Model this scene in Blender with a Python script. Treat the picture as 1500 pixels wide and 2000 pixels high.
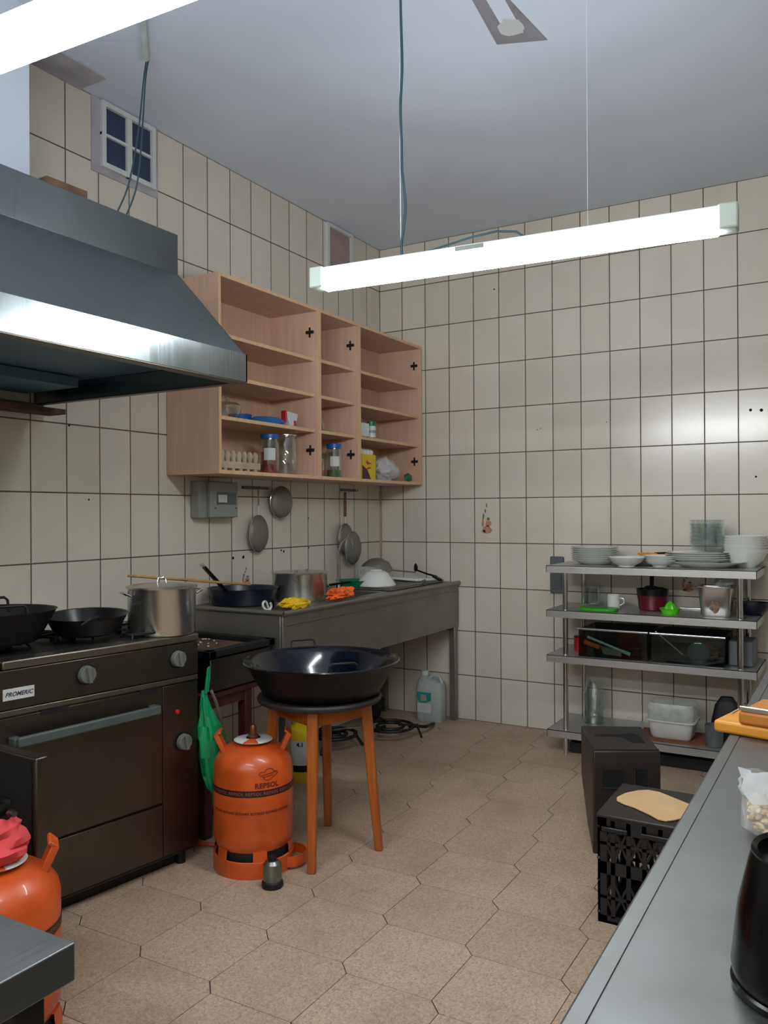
import bpy, bmesh, math, random
from mathutils import Vector, Matrix, noise
R = math.radians
PI = math.pi
for o in list(bpy.data.objects):
    bpy.data.objects.remove(o)
SC = bpy.context.scene
COL = SC.collection

# ------------------------------------------------------------------ camera
cam_d = bpy.data.cameras.new('camera')
cam = bpy.data.objects.new('camera', cam_d)
COL.objects.link(cam)
SC.camera = cam
cam_d.sensor_fit = 'VERTICAL'
cam_d.sensor_height = 36.0
cam_d.lens = 1603.3 / 2000.0 * 36.0
cam_d.clip_start = 0.02
r_ = Vector((0.86454763, 0.50251941, -0.0056254))
u_ = Vector((0.00572946, 0.00133708, 0.99998269))
f_ = Vector((-0.50251823, 0.86456489, 0.0017232))
cam.matrix_world = Matrix(((r_.x, u_.x, -f_.x, 2.86773), (r_.y, u_.y, -f_.y, -4.89083),
                           (r_.z, u_.z, -f_.z, 1.34389), (0, 0, 0, 1)))

# ------------------------------------------------------------------ world / exposure
w = bpy.data.worlds.new('world')
SC.world = w
w.use_nodes = True
w.node_tree.nodes['Background'].inputs[0].default_value = (0.5, 0.55, 0.65, 1)
w.node_tree.nodes['Background'].inputs[1].default_value = 0.05
SC.view_settings.view_transform = 'Standard'
SC.view_settings.look = 'None'
SC.view_settings.gamma = 1.0
SC.view_settings.use_curve_mapping = False
SC.view_settings.exposure = 1.15
TUBE = 34.0          # strength of the two fluorescent tubes
TUBE2 = 33.0  # near tube, and the two lamps added behind the camera

# ------------------------------------------------------------------ materials
def lin(c):
    if isinstance(c, str):
        c = [int(c[i:i + 2], 16) / 255 for i in (0, 2, 4)]
    return tuple(x / 12.92 if x <= 0.04045 else ((x + 0.055) / 1.055) ** 2.4 for x in c[:3]) + (1,)

class NT:
    def __init__(s, name):
        s.m = bpy.data.materials.new(name)
        s.m.use_nodes = True
        s.t = s.m.node_tree
        s.b = s.t.nodes['Principled BSDF']
    def n(s, kind, **kw):
        nd = s.t.nodes.new(kind)
        for k, v in kw.items():
            if k.startswith('i_'):
                key = k[2:]
                key = int(key) if key.isdigit() else key.replace('_', ' ')
                s.set(nd.inputs[key], v)
            else:
                setattr(nd, k, v)
        return nd
    def set(s, inp, v):
        if isinstance(v, bpy.types.NodeSocket):
            s.t.links.new(v, inp)
        else:
            inp.default_value = v
    def math(s, op, a, b=None, c=None):
        nd = s.t.nodes.new('ShaderNodeMath')
        nd.operation = op
        for i, v in enumerate((a, b, c)):
            if v is not None:
                s.set(nd.inputs[i], v)
        return nd.outputs[0]
    def ramp(s, fac, stops):
        nd = s.t.nodes.new('ShaderNodeValToRGB')
        cr = nd.color_ramp
        while len(cr.elements) > 1:
            cr.elements.remove(cr.elements[-1])
        cr.elements[0].position = stops[0][0]
        cr.elements[0].color = stops[0][1]
        for p, c in stops[1:]:
            e = cr.elements.new(p)
            e.color = c
        s.set(nd.inputs[0], fac)
        return nd.outputs[0]
    def mix(s, fac, a, b):
        nd = s.t.nodes.new('ShaderNodeMix')
        nd.data_type = 'RGBA'
        s.set(nd.inputs[0], fac)
        s.set(nd.inputs[6], a)
        s.set(nd.inputs[7], b)
        return nd.outputs[2]
    def coords(s, scale=(1, 1, 1), kind='Object'):
        tc = s.n('ShaderNodeTexCoord')
        mp = s.n('ShaderNodeMapping')
        mp.inputs['Scale'].default_value = scale
        s.t.links.new(tc.outputs[kind], mp.inputs[0])
        return mp.outputs[0]
    def noise(s, vec, scale, detail=3, rough=0.5):
        nd = s.n('ShaderNodeTexNoise')
        s.set(nd.inputs['Vector'], vec)
        nd.inputs['Scale'].default_value = scale
        nd.inputs['Detail'].default_value = detail
        nd.inputs['Roughness'].default_value = rough
        return nd.outputs[0]
    def bump(s, h, strength=0.3, dist=0.002):
        nd = s.n('ShaderNodeBump')
        nd.inputs['Strength'].default_value = strength
        nd.inputs['Distance'].default_value = dist
        s.set(nd.inputs['Height'], h)
        s.t.links.new(nd.outputs[0], s.b.inputs['Normal'])

def simple(name, col, rough=0.5, metal=0.0, var=0.08, vs=12.0, bump=0.0, coat=0.0, spec=None, **kw):
    t = NT(name)
    c = lin(col)
    v = t.coords()
    nz = t.noise(v, vs, 4)
    d = tuple(x * (1 - var * 1.6) for x in c[:3]) + (1,)
    l = tuple(min(1, x * (1 + var)) for x in c[:3]) + (1,)
    t.set(t.b.inputs['Base Color'], t.ramp(nz, [(0.3, d), (0.7, l)]))
    t.set(t.b.inputs['Roughness'], t.math('MULTIPLY_ADD', nz, 0.16, max(0.02, rough - 0.08)))
    t.b.inputs['Metallic'].default_value = metal
    t.b.inputs['Coat Weight'].default_value = coat
    if spec is not None:
        t.b.inputs['Specular IOR Level'].default_value = spec
    if bump:
        t.bump(t.noise(v, vs * 4, 3), bump, 0.003)
    for k, x in kw.items():
        t.b.inputs[k.replace('_', ' ')].default_value = x
    return t.m

def steel(name, col, rough=0.3, stretch=(1, 1, 40), grime=0.25, gcol='4a4034', metal=1.0):
    t = NT(name)
    c = lin(col)
    v = t.coords(stretch)
    br = t.noise(v, 8, 4)
    big = t.noise(t.coords(), 3.5, 5, 0.6)
    base = t.mix(br, tuple(x * 0.86 for x in c[:3]) + (1,), c)
    m = t.ramp(big, [(0.45, (0, 0, 0, 1)), (0.8, (1, 1, 1, 1))])
    t.set(t.b.inputs['Base Color'], t.mix(t.math('MULTIPLY', m, grime), base, lin(gcol)))
    t.b.inputs['Metallic'].default_value = metal
    t.set(t.b.inputs['Roughness'], t.math('ADD', t.math('MULTIPLY_ADD', br, 0.14, rough - 0.07), t.math('MULTIPLY', m, 0.1)))
    t.bump(br, 0.015, 0.001)
    return t.m

def tiles(name, axis, wdt, hgt=0.2875):
    t = NT(name)
    g = t.n('ShaderNodeNewGeometry')
    sp = t.n('ShaderNodeSeparateXYZ')
    t.t.links.new(g.outputs['Position'], sp.inputs[0])
    u = t.math('DIVIDE', sp.outputs[axis], wdt)
    v = t.math('DIVIDE', sp.outputs[2], hgt)
    du = t.math('MULTIPLY', t.math('PINGPONG', u, 0.5), wdt)
    dv = t.math('MULTIPLY', t.math('PINGPONG', v, 0.5), hgt)
    wob = t.math('MULTIPLY', t.math('SUBTRACT', t.noise(g.outputs['Position'], 60, 2), 0.5), 0.0012)
    d = t.math('ADD', t.math('MINIMUM', du, dv), wob)
    mr = t.n('ShaderNodeMapRange')
    t.set(mr.inputs[0], d)
    mr.inputs[1].default_value = 0.0023
    mr.inputs[2].default_value = 0.0037
    mr.inputs[3].default_value = 1.0
    mr.inputs[4].default_value = 0.0
    grout = mr.outputs[0]
    cb = t.n('ShaderNodeCombineXYZ')
    t.set(cb.inputs[0], t.math('FLOOR', u))
    t.set(cb.inputs[1], t.math('FLOOR', v))
    wn = t.n('ShaderNodeTexWhiteNoise')
    t.t.links.new(cb.outputs[0], wn.inputs[0])
    c1 = t.mix(wn.outputs[0], lin('d0c9bb'), lin('dad3c6'))
    fine = t.noise(g.outputs['Position'], 260, 2)
    c1 = t.mix(t.math('MULTIPLY', fine, 0.22), c1, lin('bbb4a2'))
    dirt = t.noise(g.outputs['Position'], 2.2, 4, 0.6)
    c1 = t.mix(t.ramp(dirt, [(0.5, (0, 0, 0, 1)), (0.85, (0.35, 0.35, 0.35, 1))]), c1, lin('a89f8c'))
    gc = t.mix(dirt, lin('4b4036'), lin('6a5c4c'))
    t.set(t.b.inputs['Base Color'], t.mix(grout, c1, gc))
    t.set(t.b.inputs['Roughness'], t.mix(grout, (0.21, 0.21, 0.21, 1), (0.85, 0.85, 0.85, 1)))
    hh = t.math('ADD', t.math('MULTIPLY', t.math('SUBTRACT', 1.0, grout), 1.0), t.math('MULTIPLY', fine, 0.05))
    t.bump(hh, 0.35, 0.0015)
    return t.m

def wood(name, a, b, scale=(14, 14, 1.2), rough=0.5, seed=0):
    t = NT(name)
    v = t.coords(scale)
    n1 = t.noise(v, 3 + seed * 0.1, 5, 0.6)
    t.set(t.b.inputs['Base Color'], t.ramp(n1, [(0.3, lin(a)), (0.7, lin(b))]))
    t.b.inputs['Roughness'].default_value = rough
    t.bump(n1, 0.06, 0.001)
    return t.m

def glass(name, tint=(0.9, 0.95, 0.94, 1), base=0.10, rough=0.03):
    t = NT(name)
    t.t.nodes.remove(t.b)
    out = [n for n in t.t.nodes if n.type == 'OUTPUT_MATERIAL'][0]
    tr = t.n('ShaderNodeBsdfTransparent')
    tr.inputs[0].default_value = tint
    gl = t.n('ShaderNodeBsdfGlossy')
    gl.inputs['Roughness'].default_value = rough
    gl.inputs[0].default_value = (0.9, 0.95, 0.95, 1)
    lw = t.n('ShaderNodeLayerWeight')
    lw.inputs[0].default_value = 0.5
    fac = t.math('MULTIPLY_ADD', t.math('POWER', lw.outputs['Facing'], 2.0), 0.55, base)
    mx = t.n('ShaderNodeMixShader')
    t.set(mx.inputs[0], fac)
    t.t.links.new(tr.outputs[0], mx.inputs[1])
    t.t.links.new(gl.outputs[0], mx.inputs[2])
    t.t.links.new(mx.outputs[0], out.inputs[0])
    return t.m

def plastic_film(name, col, alpha=0.45, rough=0.25):
    t = NT(name)
    t.b.inputs['Base Color'].default_value = lin(col)
    t.b.inputs['Roughness'].default_value = rough
    n1 = t.noise(t.coords(), 30, 3)
    t.set(t.b.inputs['Alpha'], t.math('MULTIPLY_ADD', n1, 0.4, alpha - 0.2))
    t.bump(n1, 0.5, 0.004)
    return t.m

def emis(name, col, s):
    t = NT(name)
    t.b.inputs['Base Color'].default_value = (0.9, 0.9, 0.9, 1)
    t.b.inputs['Emission Color'].default_value = col
    t.b.inputs['Emission Strength'].default_value = s
    return t.m

def floor_mat():
    t = NT('terrazzo floor')
    g = t.n('ShaderNodeNewGeometry')
    vo = t.n('ShaderNodeTexVoronoi')
    t.t.links.new(g.outputs['Position'], vo.inputs['Vector'])
    vo.inputs['Scale'].default_value = 210
    chips = t.ramp(vo.outputs['Color'], [(0.0, lin('88735f')), (0.4, lin('baa38c')), (0.75, lin('c9b39b')), (1.0, lin('dfcdb6'))])
    big = t.noise(g.outputs['Position'], 2.6, 5, 0.6)
    c = t.mix(t.math('MULTIPLY', t.noise(g.outputs['Position'], 50, 3), 0.5), chips, lin('ac957f'))
    c = t.mix(t.ramp(big, [(0.42, (0, 0, 0, 1)), (0.8, (0.55, 0.55, 0.55, 1))]), c, lin('84705b'))
    ob = t.n('ShaderNodeAttribute', attribute_name='tone')
    c = t.mix(t.math('MULTIPLY', ob.outputs['Fac'], 0.22), c, lin('7c6656'))
    t.set(t.b.inputs['Base Color'], c)
    t.set(t.b.inputs['Roughness'], t.math('MULTIPLY_ADD', big, 0.3, 0.32))
    t.bump(vo.outputs['Distance'], 0.08, 0.001)
    return t.m

M = {}
M['tile_b'] = tiles('cream wall tile back', 0, 0.175866)
M['tile_l'] = tiles('cream wall tile side', 1, 0.172798)
M['floor'] = floor_mat()
M['grout'] = simple('dark floor joint', '2e2621', 0.9)
M['ceil'] = simple('blue grey ceiling paint', 'd3dcea', 0.75, var=0.04, vs=1.5)
M['scar'] = simple('bare ceiling patch', '8d8a90', 0.8, var=0.15, vs=6)
M['plaster'] = simple('old plaster', 'aeaab2', 0.85, var=0.12, vs=9)
M['white'] = simple('white paint', 'c9cdcb', 0.5, var=0.04)
M['cap'] = simple('lamp end cap plastic', 'c4d0c6', 0.45, var=0.03)
M['housing'] = emis('lit translucent lamp housing', (0.80, 0.90, 1.0, 1), 0.42)
M['housing'].node_tree.nodes['Principled BSDF'].inputs['Base Color'].default_value = (0.22, 0.26, 0.30, 1)
M['tube'] = emis('lit fluorescent diffuser', (0.93, 0.97, 1.0, 1), TUBE)
M['tube2'] = emis('lit fluorescent diffuser near', (0.93, 0.97, 1.0, 1), TUBE2)
M['steel'] = steel('brushed steel', 'c4c4c2', 0.36, (1, 1, 40), 0.15, '7a736a', 0.8)
M['steel_h'] = steel('brushed hood steel', '7f888a', 0.33, (1, 40, 1), 0.15, '56606a')
M['steel_dk'] = steel('dull oven steel', '67615a', 0.36, (1, 40, 1), 0.35, '3a2f26')
M['steel_sink'] = steel('sink steel', '94918a', 0.42, (40, 40, 1), 0.35, '5d5444', 0.85)
M['steel_mid'] = steel('dull warm steel', '8b857a', 0.38, (1, 40, 1), 0.3, '4a3f34')
M['handle'] = simple('grey green handle', '4b5552', 0.5)
M['knobg'] = simple('grey knob', '646863', 0.45)
M['steel_tab'] = steel('blue grey table steel', '76797a', 0.4, (30, 1, 1), 0.25, '5d6468', 0.9)
M['steel_band'] = steel('polished hood band', '9aa3a5', 0.20, (1, 40, 1), 0.1, '56606a')
M['counter'] = steel('scratched counter steel', '777a79', 0.44, (1, 30, 1), 0.5, '5f5c56', 0.88)
M['chrome'] = simple('bright metal', 'd0d2d2', 0.14, 1.0, var=0.03)
M['alum'] = simple('dull aluminium', 'cccbc6', 0.26, 0.95, var=0.05, vs=5)
M['mesh'] = simple('fine wire mesh', '827e75', 0.5, 0.4, var=0.1, vs=200)
M['hood_in'] = simple('greasy hood inside', '4c6b80', 0.5)
M['rust'] = simple('rusty brown', '5a4335', 0.9, var=0.3, vs=20)
M['black'] = simple('black enamel', '0d0d11', 0.3, var=0.2)
M['black_m'] = simple('matt black', '09090b', 0.6, var=0.2)
M['blackp'] = simple('black plastic', '050506', 0.25, var=0.1, spec=0.3)
M['iron'] = simple('cast iron', '0a0b0e', 0.55, var=0.25, bump=0.3)
M['crate_br'] = simple('dark brown plastic', '28201d', 0.42, var=0.12, vs=8)
M['crate_bk'] = simple('black crate plastic', '131214', 0.4, var=0.15)
M['orange'] = simple('orange bottle paint', 'c8521a', 0.36, var=0.2, vs=7, coat=0.2)
M['band'] = simple('dark label band', '2a1412', 0.5)
M['orange_dk'] = simple('dark red print', '6e1d0c', 0.6)
M['orange_pale'] = simple('faded print', 'a8584a', 0.6)
M['brass'] = simple('valve brass', '8a5236', 0.4, 0.7)
M['greenbag'] = simple('green plastic bag', '0a8a55', 0.38, var=0.14, vs=10, coat=0.1)
M['cab'] = wood('beech cabinet board', 'c8a48c', 'd8b59c', (10, 10, 0.8), 0.5)
M['cab_edge'] = wood('beech edge strip', 'd0aa84', 'dfba92', (10, 10, 0.8), 0.5)
M['stoolw'] = wood('orange varnished wood', '8e4516', 'b5621f', (16, 16, 1.0), 0.35)
M['dkwood'] = wood('dark red wood', '3d1b13', '532518', (16, 16, 1.0), 0.5)
M['seatw'] = simple('dark stool seat', '2c2524', 0.5, var=0.2)
M['board'] = wood('orange cutting board', 'c97f1e', 'dd9a36', (1.5, 12, 12), 0.45)
M['board2'] = wood('brown cutting board', 'b0651c', 'c88232', (1.5, 12, 12), 0.45)
M['spoonw'] = wood('pale wood', 'a9804f', 'c39a65', (12, 2, 12), 0.6)
M['china'] = simple('white china', 'd9dcd6', 0.14, var=0.02, coat=0.4)
M['greyp'] = simple('grey plastic', '8a9089', 0.45, var=0.05)
M['greydk'] = simple('dark grey plastic', '585e60', 0.45, var=0.08)
M['glass'] = glass('clear glass', (0.82, 0.87, 0.86, 1), 0.18)
M['glassg'] = glass('greenish glass tub', (0.62, 0.70, 0.68, 1), 0.03)
M['blue'] = simple('blue plastic', '1257a8', 0.35)
M['bluel'] = simple('light blue plastic', '2b7fc4', 0.35)
M['redp'] = simple('red plastic', 'b31f30', 0.35)
M['redd'] = simple('dark red pot', '5d1220', 0.3)
M['pinkcloth'] = simple('coral red cloth', 'd8484a', 0.85, var=0.12, bump=0.4)
M['yellow'] = simple('yellow cloth', 'dcb616', 0.8, var=0.15, bump=0.3)
M['orangec'] = simple('orange cloth', 'e8672a', 0.8, var=0.15, bump=0.3)
M['yelp'] = simple('yellow carton', 'd8b81a', 0.5, var=0.05)
M['purple'] = simple('purple print', '4d2740', 0.6)
M['red'] = simple('red print', 'b02a26', 0.6)
M['greend'] = simple('dark green plastic', '0b6a44', 0.4)
M['lime'] = simple('lime green plastic', '55c81e', 0.3)
M['green'] = simple('green plastic', '2f9a1c', 0.35)
M['navy'] = simple('speckled navy enamel', '070f1b', 0.13, var=0.7, vs=170, coat=0.3)
M['navy_out'] = simple('matt navy enamel outside', '04060b', 0.42, var=0.3, vs=40, spec=0.3)
M['navypan'] = simple('navy pan', '0d1626', 0.3)
M['card'] = simple('tan cardboard', 'd6b283', 0.85, var=0.05)
M['cardb'] = simple('brown cardboard', '7a4a30', 0.85, var=0.1)
M['egg'] = simple('cream egg carton', 'b3a48c', 0.8, var=0.1)
M['film'] = plastic_film('thin plastic bag', 'dfe2e4', 0.55)
M['film_clear'] = plastic_film('clear plastic bag film', 'e8e8e4', 0.20, 0.15)
M['nuts'] = simple('pale nuts', 'd9bf8e', 0.6, var=0.2, vs=40)
M['trans'] = plastic_film('cloudy container lid', 'cfd6cf', 0.42, 0.2)
M['tubw'] = simple('white plastic tub', 'c8c9c4', 0.4, var=0.04)
M['jug'] = plastic_film('cloudy jug plastic', 'b2bcb7', 0.85, 0.3)
M['teal'] = simple('teal label', '168a82', 0.5)
M['food'] = simple('brown food', '8a3c22', 0.6, var=0.4, vs=30)
M['stain'] = simple('brown stain', '7f6a55', 0.5, var=0.3, vs=60)
M['food2'] = simple('orange peel', 'd9902c', 0.6, var=0.2)
M['darkglass'] = simple('dark window pane', '2c3c55', 0.15, var=0.15, vs=3)
M['pink'] = simple('pinkish board', 'a08d88', 0.8)
M['decal'] = simple('faded orange decal', 'c08a6c', 0.5, var=0.25, vs=60)
M['decal_g'] = simple('grey leaf print', '757468', 0.6)
M['hole'] = simple('dark hole', '050505', 0.95)
M['cable'] = simple('dark teal cable', '2c4a55', 0.5)
M['hose'] = simple('orange rubber hose', 'a8452c', 0.5)
M['ink'] = simple('label ink', '2b2c40', 0.6)
M['camp'] = steel('grey green canister metal', '8a938e', 0.32, (1, 1, 5), 0.1)
M['redlamp'] = simple('red indicator', 'd01820', 0.3)
M['pvc'] = simple('pale conduit', 'c8d4d2', 0.4)
M['label_w'] = simple('white label', 'c8cbc8', 0.5)
M['juice'] = simple('red spice', '9a2a20', 0.7, var=0.3, vs=60)
M['herb'] = simple('green herb', '4c6a3a', 0.8, var=0.3, vs=60)
M['pipew'] = simple('grey pipe', '7d7870', 0.4)

# ------------------------------------------------------------------ mesh builder
class MB:
    def __init__(s):
        s.v = []
        s.f = []
        s.mi = []
        s.M = Matrix.Identity(4)
        s.tone = None
    def add(s, vs, fs, mi=0):
        b = len(s.v)
        s.v += [tuple(s.M @ Vector(p)) for p in vs]
        s.f += [tuple(b + i for i in f) for f in fs]
        s.mi += [mi] * len(fs)
        return s
    def box(s, x0, x1, y0, y1, z0, z1, mi=0):
        vs = [(x, y, z) for z in (z0, z1) for y in (y0, y1) for x in (x0, x1)]
        fs = [(0, 2, 3, 1), (4, 5, 7, 6), (0, 1, 5, 4), (1, 3, 7, 5), (3, 2, 6, 7), (2, 0, 4, 6)]
        return s.add(vs, fs, mi)
    def prism(s, poly, z0, z1, mi=0):
        n = len(poly)
        a = sum(poly[i][0] * poly[(i + 1) % n][1] - poly[(i + 1) % n][0] * poly[i][1] for i in range(n))
        if a < 0:
            poly = poly[::-1]
        vs = [(x, y, z0) for x, y in poly] + [(x, y, z1) for x, y in poly]
        fs = [tuple(range(n))[::-1], tuple(range(n, 2 * n))]
        fs += [(i, (i + 1) % n, n + (i + 1) % n, n + i) for i in range(n)]
        return s.add(vs, fs, mi)
    def lathe(s, prof, c=(0, 0, 0), seg=40, mi=0, sx=1, sy=1, a0=0, a1=2 * PI):
        full = abs(a1 - a0 - 2 * PI) < 1e-6
        n = seg if full else seg + 1
        vs = []
        fs = []
        for (r, z) in prof:
            for k in range(n):
                a = a0 + (a1 - a0) * k / seg
                vs.append((c[0] + sx * r * math.cos(a), c[1] + sy * r * math.sin(a), c[2] + z))
        for i in range(len(prof) - 1):
            for k in range(seg):
                k2 = (k + 1) % n
                a, b, d, e = i * n + k, i * n + k2, (i + 1) * n + k2, (i + 1) * n + k
                fs.append((a, b, d, e))
        return s.add(vs, fs, mi)
    def cyl(s, r, z0, z1, c=(0, 0, 0), seg=24, mi=0, r1=None):
        r1 = r if r1 is None else r1
        return s.lathe([(0.0001, z0), (r, z0), (r1, z1), (0.0001, z1)], c, seg, mi)
    def tube(s, pts, r, seg=8, mi=0, closed=False):
        P = [Vector(p) for p in pts]
        n = len(P)
        rs = r if isinstance(r, (list, tuple)) else [r] * n
        T = []
        for i in range(n):
            if closed:
                t = P[(i + 1) % n] - P[i - 1]
            else:
                t = P[min(i + 1, n - 1)] - P[max(i - 1, 0)]
            T.append(t.normalized())
        up = Vector((0, 0, 1)) if abs(T[0].z) < 0.9 else Vector((1, 0, 0))
        N = (up - T[0] * up.dot(T[0])).normalized()
        vs = []
        for i in range(n):
            N = (N - T[i] * N.dot(T[i]))
            N = N.normalized() if N.length > 1e-6 else T[i].orthogonal().normalized()
            B = T[i].cross(N)
            for k in range(seg):
                a = 2 * PI * k / seg
                vs.append(tuple(P[i] + (N * math.cos(a) + B * math.sin(a)) * rs[i]))
        fs = []
        for i in range(n if closed else n - 1):
            j = (i + 1) % n
            for k in range(seg):
                k2 = (k + 1) % seg
                fs.append((i * seg + k, i * seg + k2, j * seg + k2, j * seg + k))
        if not closed:
            fs.append(tuple(range(seg))[::-1])
            fs.append(tuple(range((n - 1) * seg, n * seg)))
        return s.add(vs, fs, mi)
    def bar(s, a, b, wd, th, mi=0, up=(0, 0, 1)):
        a = Vector(a)
        b = Vector(b)
        t = (b - a)
        L = t.length
        t.normalize()
        u = Vector(up)
        if abs(t.dot(u)) > 0.95:
            u = Vector((1, 0, 0))
        sd = t.cross(u).normalized()
        up2 = sd.cross(t)
        vs = []
        for q in (a, b):
            for i, j in ((-1, -1), (1, -1), (1, 1), (-1, 1)):
                vs.append(tuple(q + sd * i * wd / 2 + up2 * j * th / 2))
        return s.add(vs, [(0, 1, 2, 3)[::-1], (4, 5, 6, 7), (0, 1, 5, 4), (1, 2, 6, 5), (2, 3, 7, 6), (3, 0, 4, 7)], mi)
    def loft(s, rings, mi=0, cap=True):
        n = len(rings[0])
        vs = [p for rg in rings for p in rg]
        fs = []
        for i in range(len(rings) - 1):
            for k in range(n):
                k2 = (k + 1) % n
                fs.append((i * n + k, i * n + k2, (i + 1) * n + k2, (i + 1) * n + k))
        if cap:
            fs.append(tuple(range(n))[::-1])
            fs.append(tuple(range((len(rings) - 1) * n, len(rings) * n)))
        return s.add(vs, fs, mi)
    def lump(s, c, size, amp=0.3, fr=2.0, seed=0, sub=3, mi=0, flat=None):
        bm = bmesh.new()
        bmesh.ops.create_icosphere(bm, subdivisions=sub, radius=1)
        vs = []
        for v in bm.verts:
            p = v.co.copy()
            d = noise.noise(p * fr + Vector((seed * 7.3, seed * 3.1, seed))) * amp
            rdg = 1 - abs(noise.noise(p * fr * 1.9 + Vector((seed, 5, 9)))) * amp * 1.2
            q = p * (1 + d) * rdg
            z = q.z
            if flat is not None:
                z = max(z, flat)
            vs.append((c[0] + q.x * size[0], c[1] + q.y * size[1], c[2] + z * size[2]))
        bm.verts.index_update()
        fs = [tuple(v.index for v in f.verts) for f in bm.faces]
        bm.free()
        return s.add(vs, fs, mi)
    def text(s, body, size, fn, mi=0, shear=0.0, depth=0.0006, spacing=1.0, bold=0.0):
        cu = bpy.data.curves.new('t', 'FONT')
        cu.body = body
        cu.size = size
        cu.shear = shear
        cu.align_x = 'CENTER'
        cu.space_character = spacing
        cu.resolution_u = 3
        cu.offset = bold
        ob = bpy.data.objects.new('t', cu)
        COL.objects.link(ob)
        me = bpy.data.meshes.new_from_object(ob)
        vs = [tuple(fn(v.co.x, v.co.y)) for v in me.vertices]
        fs = [tuple(p.vertices) for p in me.polygons]
        bpy.data.objects.remove(ob)
        bpy.data.meshes.remove(me)
        bpy.data.curves.remove(cu)
        return s.add(vs, fs, mi)
    def build(s, name, mats, parent=None, bevel=0.0, seg=2, angle=35, loc=None, fix=True):
        me = bpy.data.meshes.new(name)
        me.from_pydata(s.v, [], s.f)
        mats = mats if isinstance(mats, (list, tuple)) else [mats]
        for m in mats:
            me.materials.append(M[m] if isinstance(m, str) else m)
        me.polygons.foreach_set('material_index', s.mi)
        if fix:
            bm = bmesh.new()
            bm.from_mesh(me)
            bmesh.ops.recalc_face_normals(bm, faces=bm.faces)
            bm.to_mesh(me)
            bm.free()
        me.polygons.foreach_set('use_smooth', [True] * len(me.polygons))
        me.set_sharp_from_angle(angle=R(angle))
        me.update()
        o = bpy.data.objects.new(name, me)
        COL.objects.link(o)
        if loc is not None:
            o.location = loc
        if parent is not None:
            o.parent = parent
        if bevel:
            b = o.modifiers.new('bevel', 'BEVEL')
            b.width = bevel
            b.segments = seg
            b.limit_method = 'ANGLE'
            b.angle_limit = R(40)
        return o

def rot(axis, deg, t=(0, 0, 0)):
    return Matrix.Translation(t) @ Matrix.Rotation(R(deg), 4, axis)

def tag(o, label=None, cat=None, group=None, kind=None):
    for k, v in (('label', label), ('category', cat), ('group', group), ('kind', kind)):
        if v:
            o[k] = v
    return o

def thing(name, label, cat, loc=(0, 0, 0), rz=0.0, group=None, rot3=None):
    o = bpy.data.objects.new(name, None)
    COL.objects.link(o)
    o.empty_display_size = 0.05
    o.location = loc
    o.rotation_euler = rot3 if rot3 else (0, 0, R(rz))
    return tag(o, label, cat, group)

def copy_tree(o, parent=None):
    c = o.copy()
    COL.objects.link(c)
    c.parent = parent
    for ch in [x for x in bpy.data.objects if x.parent == o]:
        copy_tree(ch, c)
    return c

def struct(mb, name, mats, label=None, **kw):
    o = mb.build(name, mats, **kw)
    o['kind'] = 'structure'
    o['category'] = name.split('_')[0]
    o['label'] = label or name.replace('_', ' ')
    return o

H = 3.1625          # ceiling height
XR, YN = 3.95, -7.6  # right wall, near wall

# ------------------------------------------------------------------ setting
mb = MB().box(-0.15, 0, YN, 0, 0, H)
struct(mb, 'wall_left', 'tile_l', 'left wall of cream rectangular tiles behind stove and sink')
mb = MB().box(-0.15, XR + 0.15, 0, 0.15, 0, H)
struct(mb, 'wall_back', 'tile_b', 'far wall of cream rectangular tiles behind the steel shelving')
mb = MB().box(XR, XR + 0.15, YN, 0, 0, H)
struct(mb, 'wall_right', 'tile_l', 'right tiled wall outside the picture')
mb = MB().box(-0.15, XR + 0.15, YN - 0.15, YN, 0, H)
struct(mb, 'wall_near', 'tile_b', 'tiled wall behind the camera')
mb = MB().box(-0.15, XR + 0.15, YN - 0.15, 0.15, H, H + 0.12)
struct(mb, 'ceiling', 'ceil', 'flat blue grey painted ceiling')

# floor: hexagonal slabs (squares with two cut corners) over a dark joint bed
mb = MB()
random.seed(3)
mb.box(-0.15, XR + 0.15, YN - 0.15, 0.15, -0.1, -0.004, 1)
A = Vector((0.3185, -0.039))
B = Vector((0.040, -0.3105))
S = Vector((0.043, -0.044))
P0 = Vector((0.880, -2.752))
tone = [0.0] * len(mb.f)
def clip(poly, ax, lim, keep_less):
    out = []
    for i in range(len(poly)):
        p, q = poly[i], poly[(i + 1) % len(poly)]
        ip = (p[ax] <= lim) if keep_less else (p[ax] >= lim)
        iq = (q[ax] <= lim) if keep_less else (q[ax] >= lim)
        if ip:
            out.append(p)
        if ip != iq:
            t_ = (lim - p[ax]) / (q[ax] - p[ax])
            out.append(p + (q - p) * t_)
    return out
for i in range(-14, 16):
    for j in range(-14, 22):
        N = lambda a_, b_: P0 + A * a_ + B * b_
        poly = [N(i, j) + S, N(i + 1, j), N(i + 1, j) + S, N(i + 1, j + 1), N(i, j + 1) + S, N(i, j + 1)]
        c = sum(poly, Vector((0, 0))) / 6
        if not (-0.3 < c.x < XR + 0.3 and YN - 0.3 < c.y < 0.3):
            continue
        gap = 0.0011
        q = [p + (c - p).normalized() * gap * 1.4 for p in poly]
        for ax, lim, kl in ((0, -0.0, False), (0, XR, True), (1, YN, False), (1, 0.0, True)):
            q = clip(q, ax, lim, kl)
            if len(q) < 3:
                break
        if len(q) < 3:
            continue
        nb = len(mb.f)
        mb.prism([(p.x, p.y) for p in q], -0.006, 0.0, 0)
        tone += [random.random()] * (len(mb.f) - nb)
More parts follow.
